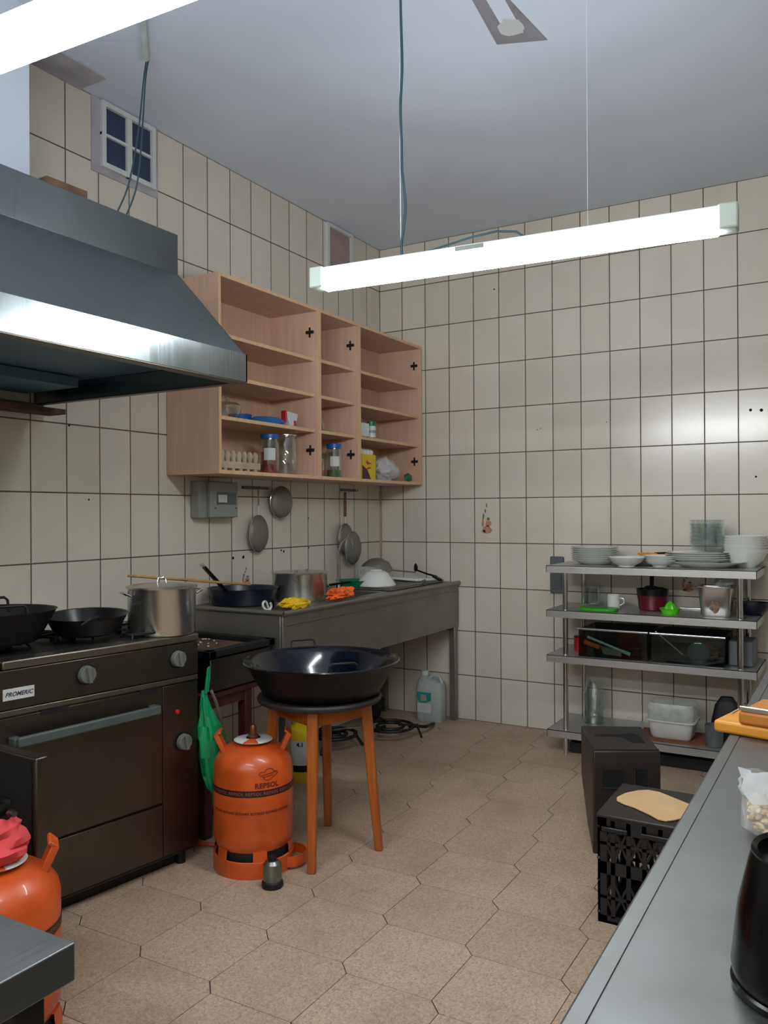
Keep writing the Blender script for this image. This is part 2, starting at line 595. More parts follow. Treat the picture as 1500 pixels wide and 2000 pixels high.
# open dark cracks at the short edges
for i in range(-10, 14):
    for j in range(-10, 20):
        n0 = P0 + A * i + B * j
        if 0.1 < n0.x < XR - 0.1 and YN + 0.1 < n0.y < -0.1 and random.random() < 0.75:
            wv = 0.0018 + random.random() * 0.0022
            mb.bar((n0.x, n0.y, 0.0001), (n0.x + S.x, n0.y + S.y, 0.0001), wv, 0.0004, 1)
            tone += [0.0] * 6
fl = struct(mb, 'floor', ['floor', 'grout'], 'speckled brown pink terrazzo floor of cut corner slabs', fix=False)
at = fl.data.attributes.new('tone', 'FLOAT', 'FACE')
at.data.foreach_set('value', tone)

# vent window and far vent in the left wall
def vent(name, y0, y1, z0, z1, nv, label, pane, frame='white'):
    mb = MB()
    t_ = 0.022
    x1 = 0.022
    mb.box(0.0, x1, y0, y0 + t_, z0, z1)
    mb.box(0.0, x1, y1 - t_, y1, z0, z1)
    mb.box(0.0, x1, y0 + t_, y1 - t_, z0, z0 + t_)
    mb.box(0.0, x1, y0 + t_, y1 - t_, z1 - t_, z1)
    if nv:
        ym = (y0 + y1) / 2
        zm = (z0 + z1) / 2
        mb.box(0.002, x1 - 0.002, ym - 0.014, ym + 0.014, z0, z1)
        mb.box(0.002, x1 - 0.004, y0, y1, zm - 0.006, zm + 0.006)
    o = struct(mb, name, frame, label)
    MB().box(0.001, 0.006, y0 + 0.01, y1 - 0.01, z0 + 0.01, z1 - 0.01).build('pane', pane, o)
    return o
vent('window_1', -2.415, -2.10, 2.865, 3.155, 1, 'small four pane dark window high on the left wall above the hood', 'darkglass')
vent('window_2', -0.665, -0.37, 2.865, 3.155, 0, 'small boarded pinkish vent opening high on left wall near the far corner', 'pink')
mb = MB().box(0.0, 0.006, -2.46, -2.415, 2.86, 3.16).box(0.0, 0.006, -2.10, -2.075, 2.84, 3.16).box(0, 0.005, -2.46, -2.075, 2.835, 2.865)
struct(mb, 'trim_1', 'plaster', 'grey plaster edging around the four pane window')
mb = MB().box(0.0, 0.17, -3.3, -2.52, H - 0.008, H)
struct(mb, 'trim_2', 'plaster', 'pale plastered strip of ceiling beside the left wall')
mb = MB().box(0.0, 0.3, -3.62, -2.985, 2.40, H)
struct(mb, 'trim_3', 'ceil', 'boxed blue grey shaft on the left wall above the hood')
mb = MB().box(0.0, 0.012, -0.035, 0.0, 0, 1.52)
mb.M = Matrix.Identity(4)
mb2 = MB().box(0.0, 0.008, -0.020, 0.0, 1.05, 1.5)
struct(mb2, 'trim_4', 'egg', 'pale filler strip down the far left corner under the wall cabinet')
# decals and drill holes on tiles
def decal(name, wall, a0, z0, a1, z1, label):
    random.seed(int(z0 * 100))
    mb = MB()
    w_ = a1 - a0
    h_ = z1 - z0
    def pt(u, v):
        return (0.0012, a0 + u * w_, z0 + v * h_) if wall == 'L' else (a0 + u * w_, -0.0012, z0 + v * h_)
    def blob(u, v, ru, rv, mi, k=9):
        vs = []
        for i in range(k):
            a = 2 * PI * i / k
            q = 0.75 + random.random() * 0.4
            vs.append(pt(u + ru * q * math.cos(a), v + rv * q * math.sin(a)))
        mb.add(vs, [tuple(range(k))], mi)
    for u, v, ru, rv, mi in ((0.55, 0.2, 0.3, 0.13, 0), (0.6, 0.38, 0.2, 0.1, 0), (0.25, 0.42, 0.08, 0.16, 0), (0.3, 0.6, 0.07, 0.09, 1),
                             (0.42, 0.76, 0.06, 0.07, 1), (0.5, 0.92, 0.05, 0.07, 1), (0.62, 0.52, 0.12, 0.05, 1), (0.3, 0.16, 0.12, 0.05, 0)):
        blob(u, v, ru, rv, mi)
    o = mb.build(name, ['decal', 'decal_g'], fix=False)
    tag(o, label, 'decal')
decal('tile_decal', 'L', -1.49, 0.95, -1.39, 1.06, 'faded orange fruit decal on the left wall tile behind the navy pan')
decal('tile_decal', 'B', 0.735, 1.19, 0.84, 1.41, 'brown fruit and leaf decal on the bare back wall tile')
decal('tile_decal', 'B', 1.965, 0.88, 2.065, 1.0, 'dim brown decal on the tile seen under the top steel shelf')
mb = MB()
for y, z, r in ((-1.546, 1.113, 0.008), (-1.463, 1.114, 0.009), (-1.13, 1.136, 0.006), (-1.106, 1.129, 0.007), (-0.862, 1.318, 0.005), (-0.86, 1.14, 0.005), (-2.02, 2.0, 0.004),
                (-2.58, 1.72, 0.005), (-2.48, 1.41, 0.004)):
    mb.M = Matrix.Translation((0.0006, y, z)) @ Matrix.Rotation(PI / 2, 4, 'Y')
    mb.cyl(r, 0, 0.0008, seg=9)
for x, z, r in ((2.348, 1.898, 0.008), (2.402, 1.894, 0.009), (2.373, 1.533, 0.006), (0.848, 2.772, 0.005), (1.13, 1.86, 0.003), (1.15, 1.865, 0.003), (1.56, 1.88, 0.003)):
    mb.M = Matrix.Translation((x, -0.0006, z)) @ Matrix.Rotation(PI / 2, 4, 'X')
    mb.cyl(r, -0.0008, 0, seg=9)
mb.M = Matrix.Identity(4)
struct(mb, 'trim_5', 'hole', 'dark drilled holes scattered in the wall tiles')

# ceiling scar of a removed lamp
mb = MB().prism([(1.657, -1.915), (1.835, -1.845), (1.80, -2.16), (1.86, -2.9), (1.72, -2.9), (1.69, -2.25)], H - 0.003, H)
mb.prism([(1.715, -1.96), (1.775, -1.94), (1.79, -2.2), (1.80, -2.9), (1.745, -2.9), (1.735, -2.25)], H - 0.004, H - 0.001, 1)
sc = struct(mb, 'trim_6', ['scar', 'ceil'], 'grey unpainted patch on the ceiling where a lamp was removed')
mb = MB()
random.seed(5)
mb.prism([(1.745 + 0.045 * math.cos(a) * (0.8 + random.random() * .4), -2.0 + 0.055 * math.sin(a) * (0.8 + random.random() * .4)) for a in [2 * PI * k / 12 for k in range(12)]], H - 0.006, H - 0.002)
mb.build('white_blotch', 'white', sc)

# ------------------------------------------------------------------ fluorescent lamps
def lamp(name, a, b, zt, label, tubemat, cable, nudge=None):
    a = Vector(a + (zt,))
    b = Vector(b + (zt,))
    L = (b - a).length
    ang = math.degrees(math.atan2(b.y - a.y, b.x - a.x))
    t = thing(name, label, 'ceiling light', (a.x, a.y, zt - 0.078), ang)
    hw = 0.028
    mb = MB().box(0.045, L - 0.045, -0.016, 0.016, 0.050, 0.078)
    mb.build('housing', 'housing', t, bevel=0.004)
    for i, x0 in enumerate((0, L - 0.05)):
        MB().box(x0, x0 + 0.05, -hw - 0.003, hw + 0.003, 0.010, 0.078).build('end_cap', 'cap', t, bevel=0.006)
    mb = MB()
    mb.M = Matrix.Translation((0, 0, 0.027)) @ Matrix.Rotation(PI / 2, 4, 'Y')
    mb.lathe([(0.0001, 0.038), (0.018, 0.040), (0.027, 0.052), (0.027, L - 0.052), (0.018, L - 0.040), (0.0001, L - 0.038)], seg=28)
    mb.build('tube', tubemat, t)
    return t, L
lp, L2 = lamp('tube_lamp', (1.308, -2.662), (2.595, -2.563), 2.15, 'lit white tube light hanging in front of the far tiled wall', 'tube', None)
lp1, L1 = lamp('tube_lamp', (0.85, -4.082), (2.14, -4.024), 2.15, 'blown out lit tube light at the upper left corner of the picture', 'tube2', None)
MB().box(0.51, 0.60, -0.031, -0.0295, 0.056, 0.070).build('rating_label', 'greyp', lp)
pts = [(0.40, 0, 0.078), (0.46, 0, 0.088), (0.55, 0, 0.102), (0.63, 0, 0.108), (0.69, 0, 0.098), (0.715, 0, 0.078)]
MB().tube(pts, 0.0035).build('wire_loop', 'cable', lp)
# suspension cables
def cable(name, pts, r, mat, label, cat='cable'):
    n = []
    P = [Vector(p) for p in pts]
    for i in range(len(P) - 1):
        p0, p1, p2, p3 = P[max(i - 1, 0)], P[i], P[i + 1], P[min(i + 2, len(P) - 1)]
        for k in range(6):
            t = k / 6
            n.append(0.5 * ((2 * p1) + (-p0 + p2) * t + (2 * p0 - 5 * p1 + 4 * p2 - p3) * t * t + (-p0 + 3 * p1 - 3 * p2 + p3) * t ** 3))
    n.append(P[-1])
    o = MB().tube(n, r).build(name, mat)
    return tag(o, label, cat)
cx, cy = 1.628, -2.637
dx, dy = 0.8645, 0.5025
cable('lamp_cable', [(cx + dx * o_, cy + dy * o_, z) for o_, z in ((0, 2.15), (-0.001, 2.19), (0.006, 2.24), (0.012, 2.30), (0.010, 2.34), (0.002, 2.42), (0.001, 2.50), (-0.002, 2.62), (0.004, 2.75), (0.0, 2.95), (0.002, H))],
      0.0045, 'cable', 'wavy dark teal cable rising from the far tube light to the ceiling')
cable('suspension_cord', [(cx + dx * o_, cy + dy * o_, z) for o_, z in ((-0.003, 2.15), (-0.004, 2.5), (-0.004, H))], 0.0016, 'white', 'thin white cord beside the wavy lamp cable', 'cord')
cable('suspension_cord', [(2.204, -2.593, 2.15), (2.204, -2.593, H)], 0.0006, 'ceil', 'thin pale cord above the right half of the far tube light', 'cord')
lp3, L3 = lamp('tube_lamp', (0.9, -6.0), (2.2, -6.0), 2.4, 'added unseen tube light behind the camera', 'tube2', None)  # unseen lamp added to brighten the room
lp4, L4 = lamp('tube_lamp', (2.5, -6.0), (3.7, -6.0), 2.4, 'second added unseen tube light behind the camera', 'tube2', None)  # another out-of-view lamp, added for the same extra brightness
cable('suspension_cord', [(1.5, -6.0, 2.4), (1.5, -6.0, H)], 0.002, 'white', 'cord of the added tube light behind the camera', 'cord')
cable('suspension_cord', [(3.1, -6.0, 2.4), (3.1, -6.0, H)], 0.002, 'white', 'cord of the second added tube light behind the camera', 'cord')
cable('suspension_cord', [(1.10, -4.071, 2.15), (1.10, -4.071, H)], 0.002, 'white', 'cord holding the near tube light outside the frame', 'cord')
cable('suspension_cord', [(1.95, -4.033, 2.15), (1.95, -4.033, H)], 0.002, 'white', 'second cord holding the near tube light above frame', 'cord')
mb = MB()
mb.tube([(0.425, -2.548, H - 0.012), (0.66, -2.79, H - 0.012)], 0.012, 10)
tag(mb.build('cable_conduit', 'pvc'), 'pale plastic conduit on the ceiling above the hood', 'conduit')
cable('hood_cable', [(0.425, -2.545, H - 0.015), (0.44, -2.575, 3.05), (0.50, -2.66, 2.80), (0.62, -2.82, 2.52), (0.70, -2.96, 2.337)], 0.003, 'cable', 'dark cable hanging from conduit to the top of the hood, left strand')
cable('hood_cable', [(0.43, -2.54, H - 0.015), (0.445, -2.57, 3.05), (0.51, -2.65, 2.80), (0.64, -2.80, 2.52), (0.715, -2.93, 2.337)], 0.003, 'cable', 'dark cable hanging from conduit to the top of the hood, right strand')

# ------------------------------------------------------------------ extractor hood
YH = -2.746
YL = -4.55
hd = thing('extractor_hood', 'large stainless steel extractor hood over the stove', 'hood', (0, 0, 0))
def side_prism(prof, y0, y1, mbx, mi=0):
    n = len(prof)
    vs = [(x, y0, z) for x, z in prof] + [(x, y1, z) for x, z in prof]
    fs = [tuple(range(n)), tuple(range(n, 2 * n))[::-1]] + [(i, (i + 1) % n, n + (i + 1) % n, n + i) for i in range(n)]
    mbx.add(vs, fs, mi)
mb = MB()
# sloped canopy shell: front slope, right end (slightly inset), top
T = 0.004
def quad_shell(pts, th, mi=0):
    p = [Vector(q) for q in pts]
    n = (p[1] - p[0]).cross(p[2] - p[0]).normalized() * th
    vs = [tuple(q) for q in p] + [tuple(q - n) for q in p]
    mb.add(vs, [(0, 1, 2, 3), (7, 6, 5, 4), (0, 4, 5, 1), (1, 5, 6, 2), (2, 6, 7, 3), (3, 7, 4, 0)], mi)
quad_shell([(1.088, YH, 1.876), (0.787, YH, 2.190), (0.787, YL, 2.190), (1.088, YL, 1.876)], T)
quad_shell([(1.088, YH, 1.876), (0.002, YH, 1.876), (0.002, YH, 2.19), (0.787, YH, 2.19)], T)
quad_shell([(1.088, YL, 1.876), (0.787, YL, 2.19), (0.002, YL, 2.19), (0.002, YL, 1.876)], T)
mb.build('canopy', 'steel_h', hd)
mb = MB().box(0.002, 0.785, YL, YH, 2.188, 2.333)
mb.build('top_box', 'steel_h', hd, bevel=0.003)
mb = MB()
mb.box(1.085, 1.095, YL, YH, 1.785, 1.878)
mb.box(0.002, 1.095, YH - 0.006, YH, 1.785, 1.878)
mb.box(0.002, 1.095, YL, YL + 0.006, 1.785, 1.878)
mb.build('front_band', 'steel_band', hd)
mb = MB()
mb.box(1.045, 1.093, YL, YH, 1.781, 1.7855)
mb.box(0.02, 1.045, YH - 0.03, YH, 1.781, 1.7855)
mb.box(0.02, 1.045, YL, YL + 0.03, 1.781, 1.7855)
mb.box(0.002, 0.06, YL, YH - 0.001, 1.765, 1.7855)
mb.build('grease_lip', 'steel_dk', hd)
mb = MB()
mb.box(0.01, 1.04, YL + 0.01, YH - 0.01, 1.86, 1.866)
for k in range(4):
    y0 = YL + 0.04 + k * 0.43
    mb.box(0.05, 0.35, y0, y0 + 0.40, 1.82, 1.856)
mb.build('filter_panel', 'hood_in', hd)
mb = MB().box(0.03, 0.13, -3.05, -2.70, 1.745, 1.765)
mb.build('drip_tray', 'rust', hd)
for o in (mb,):
    pass
tag(MB().box(0.14, 0.26, -2.845, -2.765, 2.333, 2.338).box(0.15, 0.19, -2.93, -2.76, 2.338, 2.62).build('dummy_plank', 'rust'), 'x', 'x')
bpy.data.objects.remove(bpy.data.objects['dummy_plank'])
mb = MB()
mb.M = Matrix.Translation((0.70, -3.07, 2.343)) @ Matrix.Rotation(R(-2), 4, 'Z')
mb.box(-0.04, 0.05, -0.184, -0.036, -0.008, 0.030)
tag(mb.build('wooden_batten', 'rust', bevel=0.002), 'rusty brown batten lying on top of the hood', 'plank')

# ------------------------------------------------------------------ wall cabinets
def cabinet(y0, y1, shelves, label, items=None, side_l=True):
    t = thing('wall_cabinet', label, 'cabinet', (0.004, y0, 1.532), group='open beech wall cabinets')
    W = y1 - y0
    D, Hc, th = 0.326, 0.925, 0.017
    mb = MB()
    mb.box(0, D - 0.002, 0, th, 0, Hc)
    mb.box(D - 0.002, D, 0, th, 0, Hc, 1)
    mb.build('side_panel', ['cab', 'cab_edge'], t)
    mb = MB()
    mb.box(0, D - 0.002, W - th, W, 0, Hc)
    mb.box(D - 0.002, D, W - th, W, 0, Hc, 1)
    mb.build('side_panel', ['cab', 'cab_edge'], t)
    for nm, z0 in (('bottom_panel', 0), ('top_panel', Hc - th)):
        mb = MB().box(0, D - 0.002, th, W - th, z0, z0 + th)
        mb.box(D - 0.002, D, th, W - th, z0, z0 + th, 1)
        mb.build(nm, ['cab', 'cab_edge'], t)
    MB().box(0, 0.006, th, W - th, th, Hc - th).build('back_panel', 'cab', t)
    for z in shelves:
        mb = MB().box(0.006, 0.304, th + 0.001, W - th - 0.001, z - 1.532, z - 1.532 + th)
        mb.box(0.304, 0.306, th + 0.001, W - th - 0.001, z - 1.532, z - 1.532 + th, 1)
        mb.build('shelf', ['cab', 'cab_edge'], t)
    for z in (1.69, 2.33):
        zz = z - 1.532
        yy = W - th
        mb = MB()
        mb.box(D - 0.055, D - 0.043, yy - 0.004, yy, zz - 0.028, zz + 0.028)
        mb.box(D - 0.070, D - 0.022, yy - 0.012, yy, zz - 0.008, zz + 0.008)
        mb.build('hinge_plate', 'black_m', t, bevel=0.002)
    return t
cabinet(-2.022, -1.215, (1.785, 1.977, 2.170), 'widest open beech wall cabinet, beside the hood')
cabinet(-1.214, -0.805, (1.785, 1.977, 2.175), 'narrow open beech wall cabinet between the two wider ones')
cabinet(-0.804, -0.012, (1.785, 1.977, 2.175), 'open beech wall cabinet in the far corner')
ZB, ZS = 1.5495, 1.8025

def jar(name, label, loc, r, h, lid='blue', fill=None, fh=0.6, lab=False, lidh=0.022, rimr=None, cat='jar'):
    t = thing(name, label, cat, loc)
    mb = MB().lathe([(0.0001, 0.001), (r * 0.92, 0.001), (r, 0.008), (r, h * 0.86), (r * 0.86, h * 0.93), (r * 0.86, h)], seg=28)
    mb.build('glass_body', 'glass', t)
    MB().cyl(rimr or r * 0.92, h, h + lidh, seg=28).build('lid', lid, t, bevel=0.002)
    if fill:
        MB().cyl(r * 0.9, 0.006, h * fh, seg=20).build('contents', fill, t)
    if lab:
        mb = MB().lathe([(r * 1.01, h * 0.38), (r * 1.01, h * 0.72)], seg=12, a0=R(-85), a1=R(-15))
        mb.build('paper_label', 'label_w', t, fix=False)
    return t
jar('glass_jar', 'blue lidded glass jar of red spice in widest wall cabinet', (0.245, -1.545, ZB), 0.050, 0.180, 'blue', 'juice', 0.62, True)
jar('glass_jar', 'tall clear glass jar with silver lid, right of the red spice jar', (0.235, -1.395, ZB), 0.060, 0.205, 'alum', None, lidh=0.008, rimr=0.060)
jar('glass_jar', 'blue lidded jar with white label in the narrow wall cabinet', (0.27, -0.985, ZB), 0.046, 0.165, 'blue', 'herb', 0.25, True, 0.026)
jar('spice_jar', 'small jar with red contents and green lid beside the narrow cabinet blue lidded jar', (0.26, -1.125, ZB), 0.030, 0.10, 'greend', 'juice', 0.8)
# egg cartons
t = thing('egg_carton', 'cream moulded egg tray standing in the bottom left of widest cabinet', 'egg carton', (0.275, -1.965, ZB))
mb = MB()
n = 7
for k in range(n):
    y = 0.02 + k * 0.041
    mb.lathe([(0.019, 0.022), (0.012, 0.05), (0.018, 0.08), (0.007, 0.098), (0.0001, 0.1)], (0.0, y, 0), 8)
mb.box(-0.02, 0.02, 0.0, 0.285, 0.012, 0.045)
for k in range(5):
    mb.box(-0.02, 0.02, 0.02 + k * 0.055, 0.04 + k * 0.055, 0, 0.013)
mb.build('carton_base', 'egg', t, bevel=0.002)
# small things on the second shelf
t = thing('glass_bowl', 'stack of small clear glass bowls with knobbed lid in widest wall cabinet', 'bowl', (0.24, -1.86, ZS))
MB().lathe([(0.03, 0.001), (0.05, 0.006), (0.066, 0.035), (0.068, 0.06)], seg=28).build('bowl', 'glass', t, fix=False)
MB().lathe([(0.068, 0.061), (0.05, 0.075), (0.012, 0.082), (0.009, 0.088), (0.014, 0.098), (0.0001, 0.101)], seg=28).build('lid', 'glass', t)
mb = MB().lathe([(0.0001, 0.0), (0.07, 0.0), (0.085, 0.018), (0.06, 0.034), (0.02, 0.036), (0.0001, 0.036)], seg=28, sy=1.35)
mb.M = Matrix.Identity(4)
o = mb.build('blue_dish', 'bluel', loc=(0.235, -1.555, ZS))
tag(o, 'light blue plastic dish lying in widest wall cabinet', 'dish')
t = thing('blue_tub', 'dark blue shallow tub behind the light blue dish', 'tub', (0.15, -1.66, ZS))
MB().cyl(0.05, 0, 0.045, seg=24, r1=0.06).build('body', 'blue', t)
t = thing('spray_head', 'white and red spray head right of the light blue dish', 'spray nozzle', (0.28, -1.425, ZS))
mb = MB().loft([[(-0.02, -0.015, 0), (0.02, -0.015, 0), (0.02, 0.03, 0), (-0.02, 0.03, 0)],
                [(-0.02, -0.03, 0.04), (0.02, -0.03, 0.04), (0.02, 0.045, 0.03), (-0.02, 0.045, 0.03)],
                [(-0.018, -0.035, 0.075), (0.018, -0.035, 0.075), (0.018, 0.06, 0.068), (-0.018, 0.06, 0.068)]])
mb.build('nozzle_body', 'white', t, bevel=0.004)
MB().box(-0.016, 0.016, -0.047, -0.036, 0.02, 0.078).build('trigger', 'redp', t, bevel=0.003)
MB().box(0.018, 0.024, 0.016, 0.034, 0.005, 0.030).build('nozzle_tip', 'redp', t, bevel=0.003)
# reddish glass candle in narrow cabinet
t = thing('glass_pot', 'small reddish glass with shiny rim on the narrow cabinet shelf', 'glass', (0.26, -1.13, ZS))
MB().lathe([(0.03, 0.001), (0.038, 0.02), (0.034, 0.055), (0.026, 0.065)], seg=24).build('glass_body', 'glass', t, fix=False)
MB().cyl(0.028, 0.004, 0.03, seg=20).build('contents', 'redd', t)
MB().cyl(0.02, 0.065, 0.078, seg=16).build('lid', 'chrome', t)
# far cabinet upper shelf
t = thing('medicine_bottle', 'white box with dark cap at left of far corner cabinet shelf', 'container', (0.285, -0.755, ZS), -8)
MB().box(-0.03, 0.03, 0.0, 0.075, 0, 0.08).build('body', 'label_w', t, bevel=0.003)
MB().cyl(0.022, 0.08, 0.102, (0, 0.02, 0), seg=20).build('cap', 'greendk' if 'greendk' in M else 'greydk', t)
t = thing('supplement_bottle', 'small white bottle with round green cap in far corner cabinet', 'bottle', (0.30, -0.620, ZS))
MB().cyl(0.027, 0, 0.072, seg=24).build('body', 'label_w', t, bevel=0.003)
MB().cyl(0.0275, 0.028, 0.045, seg=24).build('label_band', 'greyp', t)
MB().cyl(0.029, 0.072, 0.100, seg=24).build('cap', 'greend', t, bevel=0.003)
# bottom of far cabinet
t = thing('yellow_carton', 'yellow carton with red splash print in far corner cabinet', 'carton', (0.275, -0.735, ZB))
mb = MB().box(-0.02, 0.03, 0.0, 0.155, 0, 0.150)
for k in range(4):
    mb.lathe([(0.018, 0), (0.018, 0.026), (0.008, 0.035), (0.0001, 0.036)], (0.005, 0.022 + k * 0.037, 0.148), 12, 1)
mb.build('carton_body', ['yelp', 'white'], t)
mb = MB()
x_ = 0.0306
mb.add([(x_, 0.0, 0.085), (x_, 0.0, 0.0), (x_, 0.10, 0.0), (x_, 0.06, 0.055)], [(0, 1, 2, 3)], 0)
mb.add([(x_, 0.04, 0.10), (x_, 0.055, 0.088), (x_, 0.115, 0.095), (x_, 0.07, 0.104), (x_, 0.056, 0.115)], [(0, 1, 2, 3, 4)], 1)
mb.add([(x_, 0.045, 0.066), (x_, 0.055, 0.058), (x_, 0.105, 0.068), (x_, 0.085, 0.074)], [(0, 1, 2, 3)], 1)
mb.build('carton_print', ['purple', 'red'], t, fix=False)
t = thing('food_bag', 'crumpled clear plastic bag of sachets in far corner cabinet', 'bag', (0.235, -0.33, ZB))
MB().lump((0, 0, 0.072), (0.06, 0.125, 0.082), 0.45, 1.6, 4, 3, flat=-0.86).build('bag_body', 'film', t)
MB().lump((-0.01, 0.0, 0.035), (0.03, 0.055, 0.04), 0.5, 2.2, 9, 2, flat=-0.87).build('contents', 'greyp', t)
o = MB().lump((0, 0, 0.028), (0.02, 0.05, 0.03), 0.3, 2, 2, 2, flat=-0.9).build('green_wrapper', 'greend', loc=(0.30, -0.155, ZB))
tag(o, 'crumpled dark green wrapper at the right end of the far corner cabinet', 'wrapper')
o = MB().cyl(0.02, 0, 0.075, seg=18).build('red_tin', 'redd', loc=(0.20, -0.545, ZB))
tag(o, 'small dark red tin between yellow carton and plastic bag', 'tin')

# ------------------------------------------------------------------ breaker box, sieves
t = thing('breaker_box', 'grey electrical breaker box on the wall under the widest cabinet', 'fuse box', (0.0, -1.865, 1.325))
MB().box(0.001, 0.06, 0.0, 0.265, 0, 0.185).build('housing', 'greyp', t, bevel=0.006)
MB().box(0.06, 0.085, 0.055, 0.262, 0.003, 0.182).build('cover', 'greyp', t, bevel=0.005)
MB().box(0.085, 0.088, 0.10, 0.245, 0.068, 0.130).build('window', 'greydk', t)
mb = MB()
for k in range(3):
    mb.box(0.088, 0.096, 0.106 + k * 0.021, 0.125 + k * 0.021, 0.078, 0.118)
mb.build('breaker_switch', 'label_w', t, bevel=0.002)
for y in (0.09, 0.245):
    mb = MB()
    mb.M = Matrix.Translation((0.085, y, 0.05)) @ Matrix.Rotation(PI / 2, 4, 'Y')
    mb.cyl(0.005, 0, 0.003, seg=10).build('screw', 'greydk', t)

def sieve(name, label, y, z, ry, rz, tilt, x=0.03, handle=None, dome=0.035, deg=0):
    t = thing(name, label, 'strainer', (x, y, z), rot3=(R(deg), 0, R(tilt)))
    mb = MB()
    n = 36
    mb.tube([(0, ry * math.cos(2 * PI * k / n), rz * math.sin(2 * PI * k / n)) for k in range(n)], 0.0032, 6, closed=True)
    mb.build('rim', 'chrome', t)
    rings = []
    for i in range(7):
        q = i / 6 * PI / 2
        rr = math.cos(q) if i < 6 else 0.02
        rings.append([(-dome * math.sin(q) if False else dome * math.sin(q) * 0.9, ry * rr * math.cos(2 * PI * k / n), rz * rr * math.sin(2 * PI * k / n)) for k in range(n)])
    MB().loft(rings, cap=False).build('mesh_bowl', 'mesh', t, fix=False)
    if handle:
        z0, z1, mt, r = handle
        MB().tube([(0, 0, rz), (0, 0, rz + z0)], 0.003).build('handle_wire', 'chrome', t)
        if z1 > z0:
            MB().tube([(0, 0, rz + z0), (0, 0, rz + z1)], r).build('handle', mt, t)
    return t
sieve('hanging_sieve', 'largest round sieve hanging low on the wall beside the breaker box', -1.369, 1.238, 0.093, 0.100, 8, handle=(0.05, 0.15, 'pipew', 0.004))
sieve('hanging_sieve', 'sieve hanging high, half behind the largest sieve, under the cabinets', -1.185, 1.412, 0.080, 0.088, -12, x=0.045)
sieve('hanging_sieve', 'sieve on red handle hanging behind the tap, lower one', -0.452, 1.125, 0.105, 0.105, 5, x=0.055)
sieve('hanging_sieve', 'sieve with red handle hanging behind the tap, upper one', -0.500, 1.185, 0.090, 0.095, 5, x=0.03, handle=(0.045, 0.20, 'redd', 0.009))
for y0, y1, z, lab in ((-1.475, -1.26, 1.488, 'dark hook bar on the wall right of the breaker box'), (-0.51, -0.34, 1.495, 'dark hook bar on the wall above the red handled sieves')):
    t = thing('hook_rail', lab, 'hook rail', (0, y0, z))
    MB().box(0.001, 0.012, 0, y1 - y0, -0.008, 0.008).build('rail', 'greydk', t, bevel=0.002)
    for k in (0.05, 0.5, 0.9):
        yy = (y1 - y0) * k
        MB().tube([(0.012, yy, -0.004), (0.03, yy, -0.006), (0.037, yy, 0.0), (0.037, yy, 0.008)], 0.002, 6).build('hook', 'greydk', t)

# ------------------------------------------------------------------ stove
st = thing('gas_range', 'steel gas range with oven door standing under the hood', 'stove', (0.64, -2.50, 0), -8.53)
# local: -y runs left along the front, +x is out of the front
D = 0.50
Wd = 0.785
mb = MB()
mb.box(-D, -0.012, -Wd, 0.0, 0.055, 0.852)
mb.build('body', 'steel_dk', st)
MB().box(-D + 0.02, -0.011, -Wd + 0.002, -0.002, 0.058, 0.70).build('gap_shade', 'black_m', st)  # black slab that paints the shade in the gaps around the oven door
MB().box(-D + 0.04, -0.06, -Wd + 0.02, -0.02, 0.002, 0.054).build('base_shade', 'black_m', st)  # black block standing for the shadow between the feet
mb = MB()
mb.box(-D, 0.004, -0.770, 0.002, 0.855, 0.884)
mb.build('worktop', 'steel_mid', st, bevel=0.006, seg=3)
mb = MB().box(-0.45, -0.06, -0.75, -0.03, 0.884, 0.8855)
mb.build('hob_pan', 'black_m', st)
MB().box(-0.012, 0.0, -Wd, 0.0, 0.728, 0.853).build('control_panel', 'steel_dk', st, bevel=0.003)
MB().box(-0.012, -0.002, -Wd, -0.0, 0.706, 0.724).build('rail_strip', 'steel_mid', st, bevel=0.002)
mb = MB().box(-0.0108, -0.003, -0.777, -0.165, 0.271, 0.700)
mb.build('oven_door', 'steel_dk', st, bevel=0.001)
MB().box(-0.0108, -0.003, -0.777, -0.165, 0.068, 0.262).build('lower_panel', 'steel_dk', st, bevel=0.001)
MB().box(-0.0108, -0.004, -0.161, -0.0, 0.068, 0.700).build('side_panel', 'steel_dk', st, bevel=0.001)
for s0, s1 in ((0.545, 0.640), (0.180, 0.262)):
    MB().box(-0.006, -0.0015, -s1, -s0, 0.688, 0.706).build('door_slot', 'black_m', st)
mb = MB()
mb.bar((0.042, -0.742, 0.628), (0.042, -0.205, 0.632), 0.016, 0.034)
mb.build('oven_handle', 'handle', st, bevel=0.006)
for yy, zz in ((-0.735, 0.628), (-0.212, 0.632)):
    MB().box(-0.004, 0.036, yy - 0.014, yy + 0.014, zz - 0.012, zz + 0.012).build('handle_bracket', 'handle', st, bevel=0.003)
for s, z in ((0.480, 0.799), (0.100, 0.799), (0.075, 0.480)):
    r = 0.031
    mb = MB()
    mb.M = Matrix.Translation((-0.001 if z > 0.6 else -0.005, -s, z)) @ Matrix.Rotation(PI / 2, 4, 'Y')
    mb.cyl(r + 0.005, 0, 0.004, seg=30)
    k = mb.build('knob_plate', 'black_m', st)
    mb = MB()
    mb.M = Matrix.Translation((0.0, -s, z)) @ Matrix.Rotation(PI / 2, 4, 'Y')
    mb.cyl(r, 0.002, 0.022, seg=30, r1=r * 0.92)
    mb.M = Matrix.Translation((0.0, -s, z)) @ Matrix.Rotation(R(8), 4, 'X')
    mb.box(0.02, 0.032, -0.007, 0.007, -r * 0.9, r * 0.9)
    mb.build('knob', 'knobg', st, bevel=0.002)
mb = MB()
mb.M = Matrix.Translation((-0.005, -0.098, 0.597)) @ Matrix.Rotation(PI / 2, 4, 'Y')
mb.cyl(0.008, 0, 0.008, seg=14)
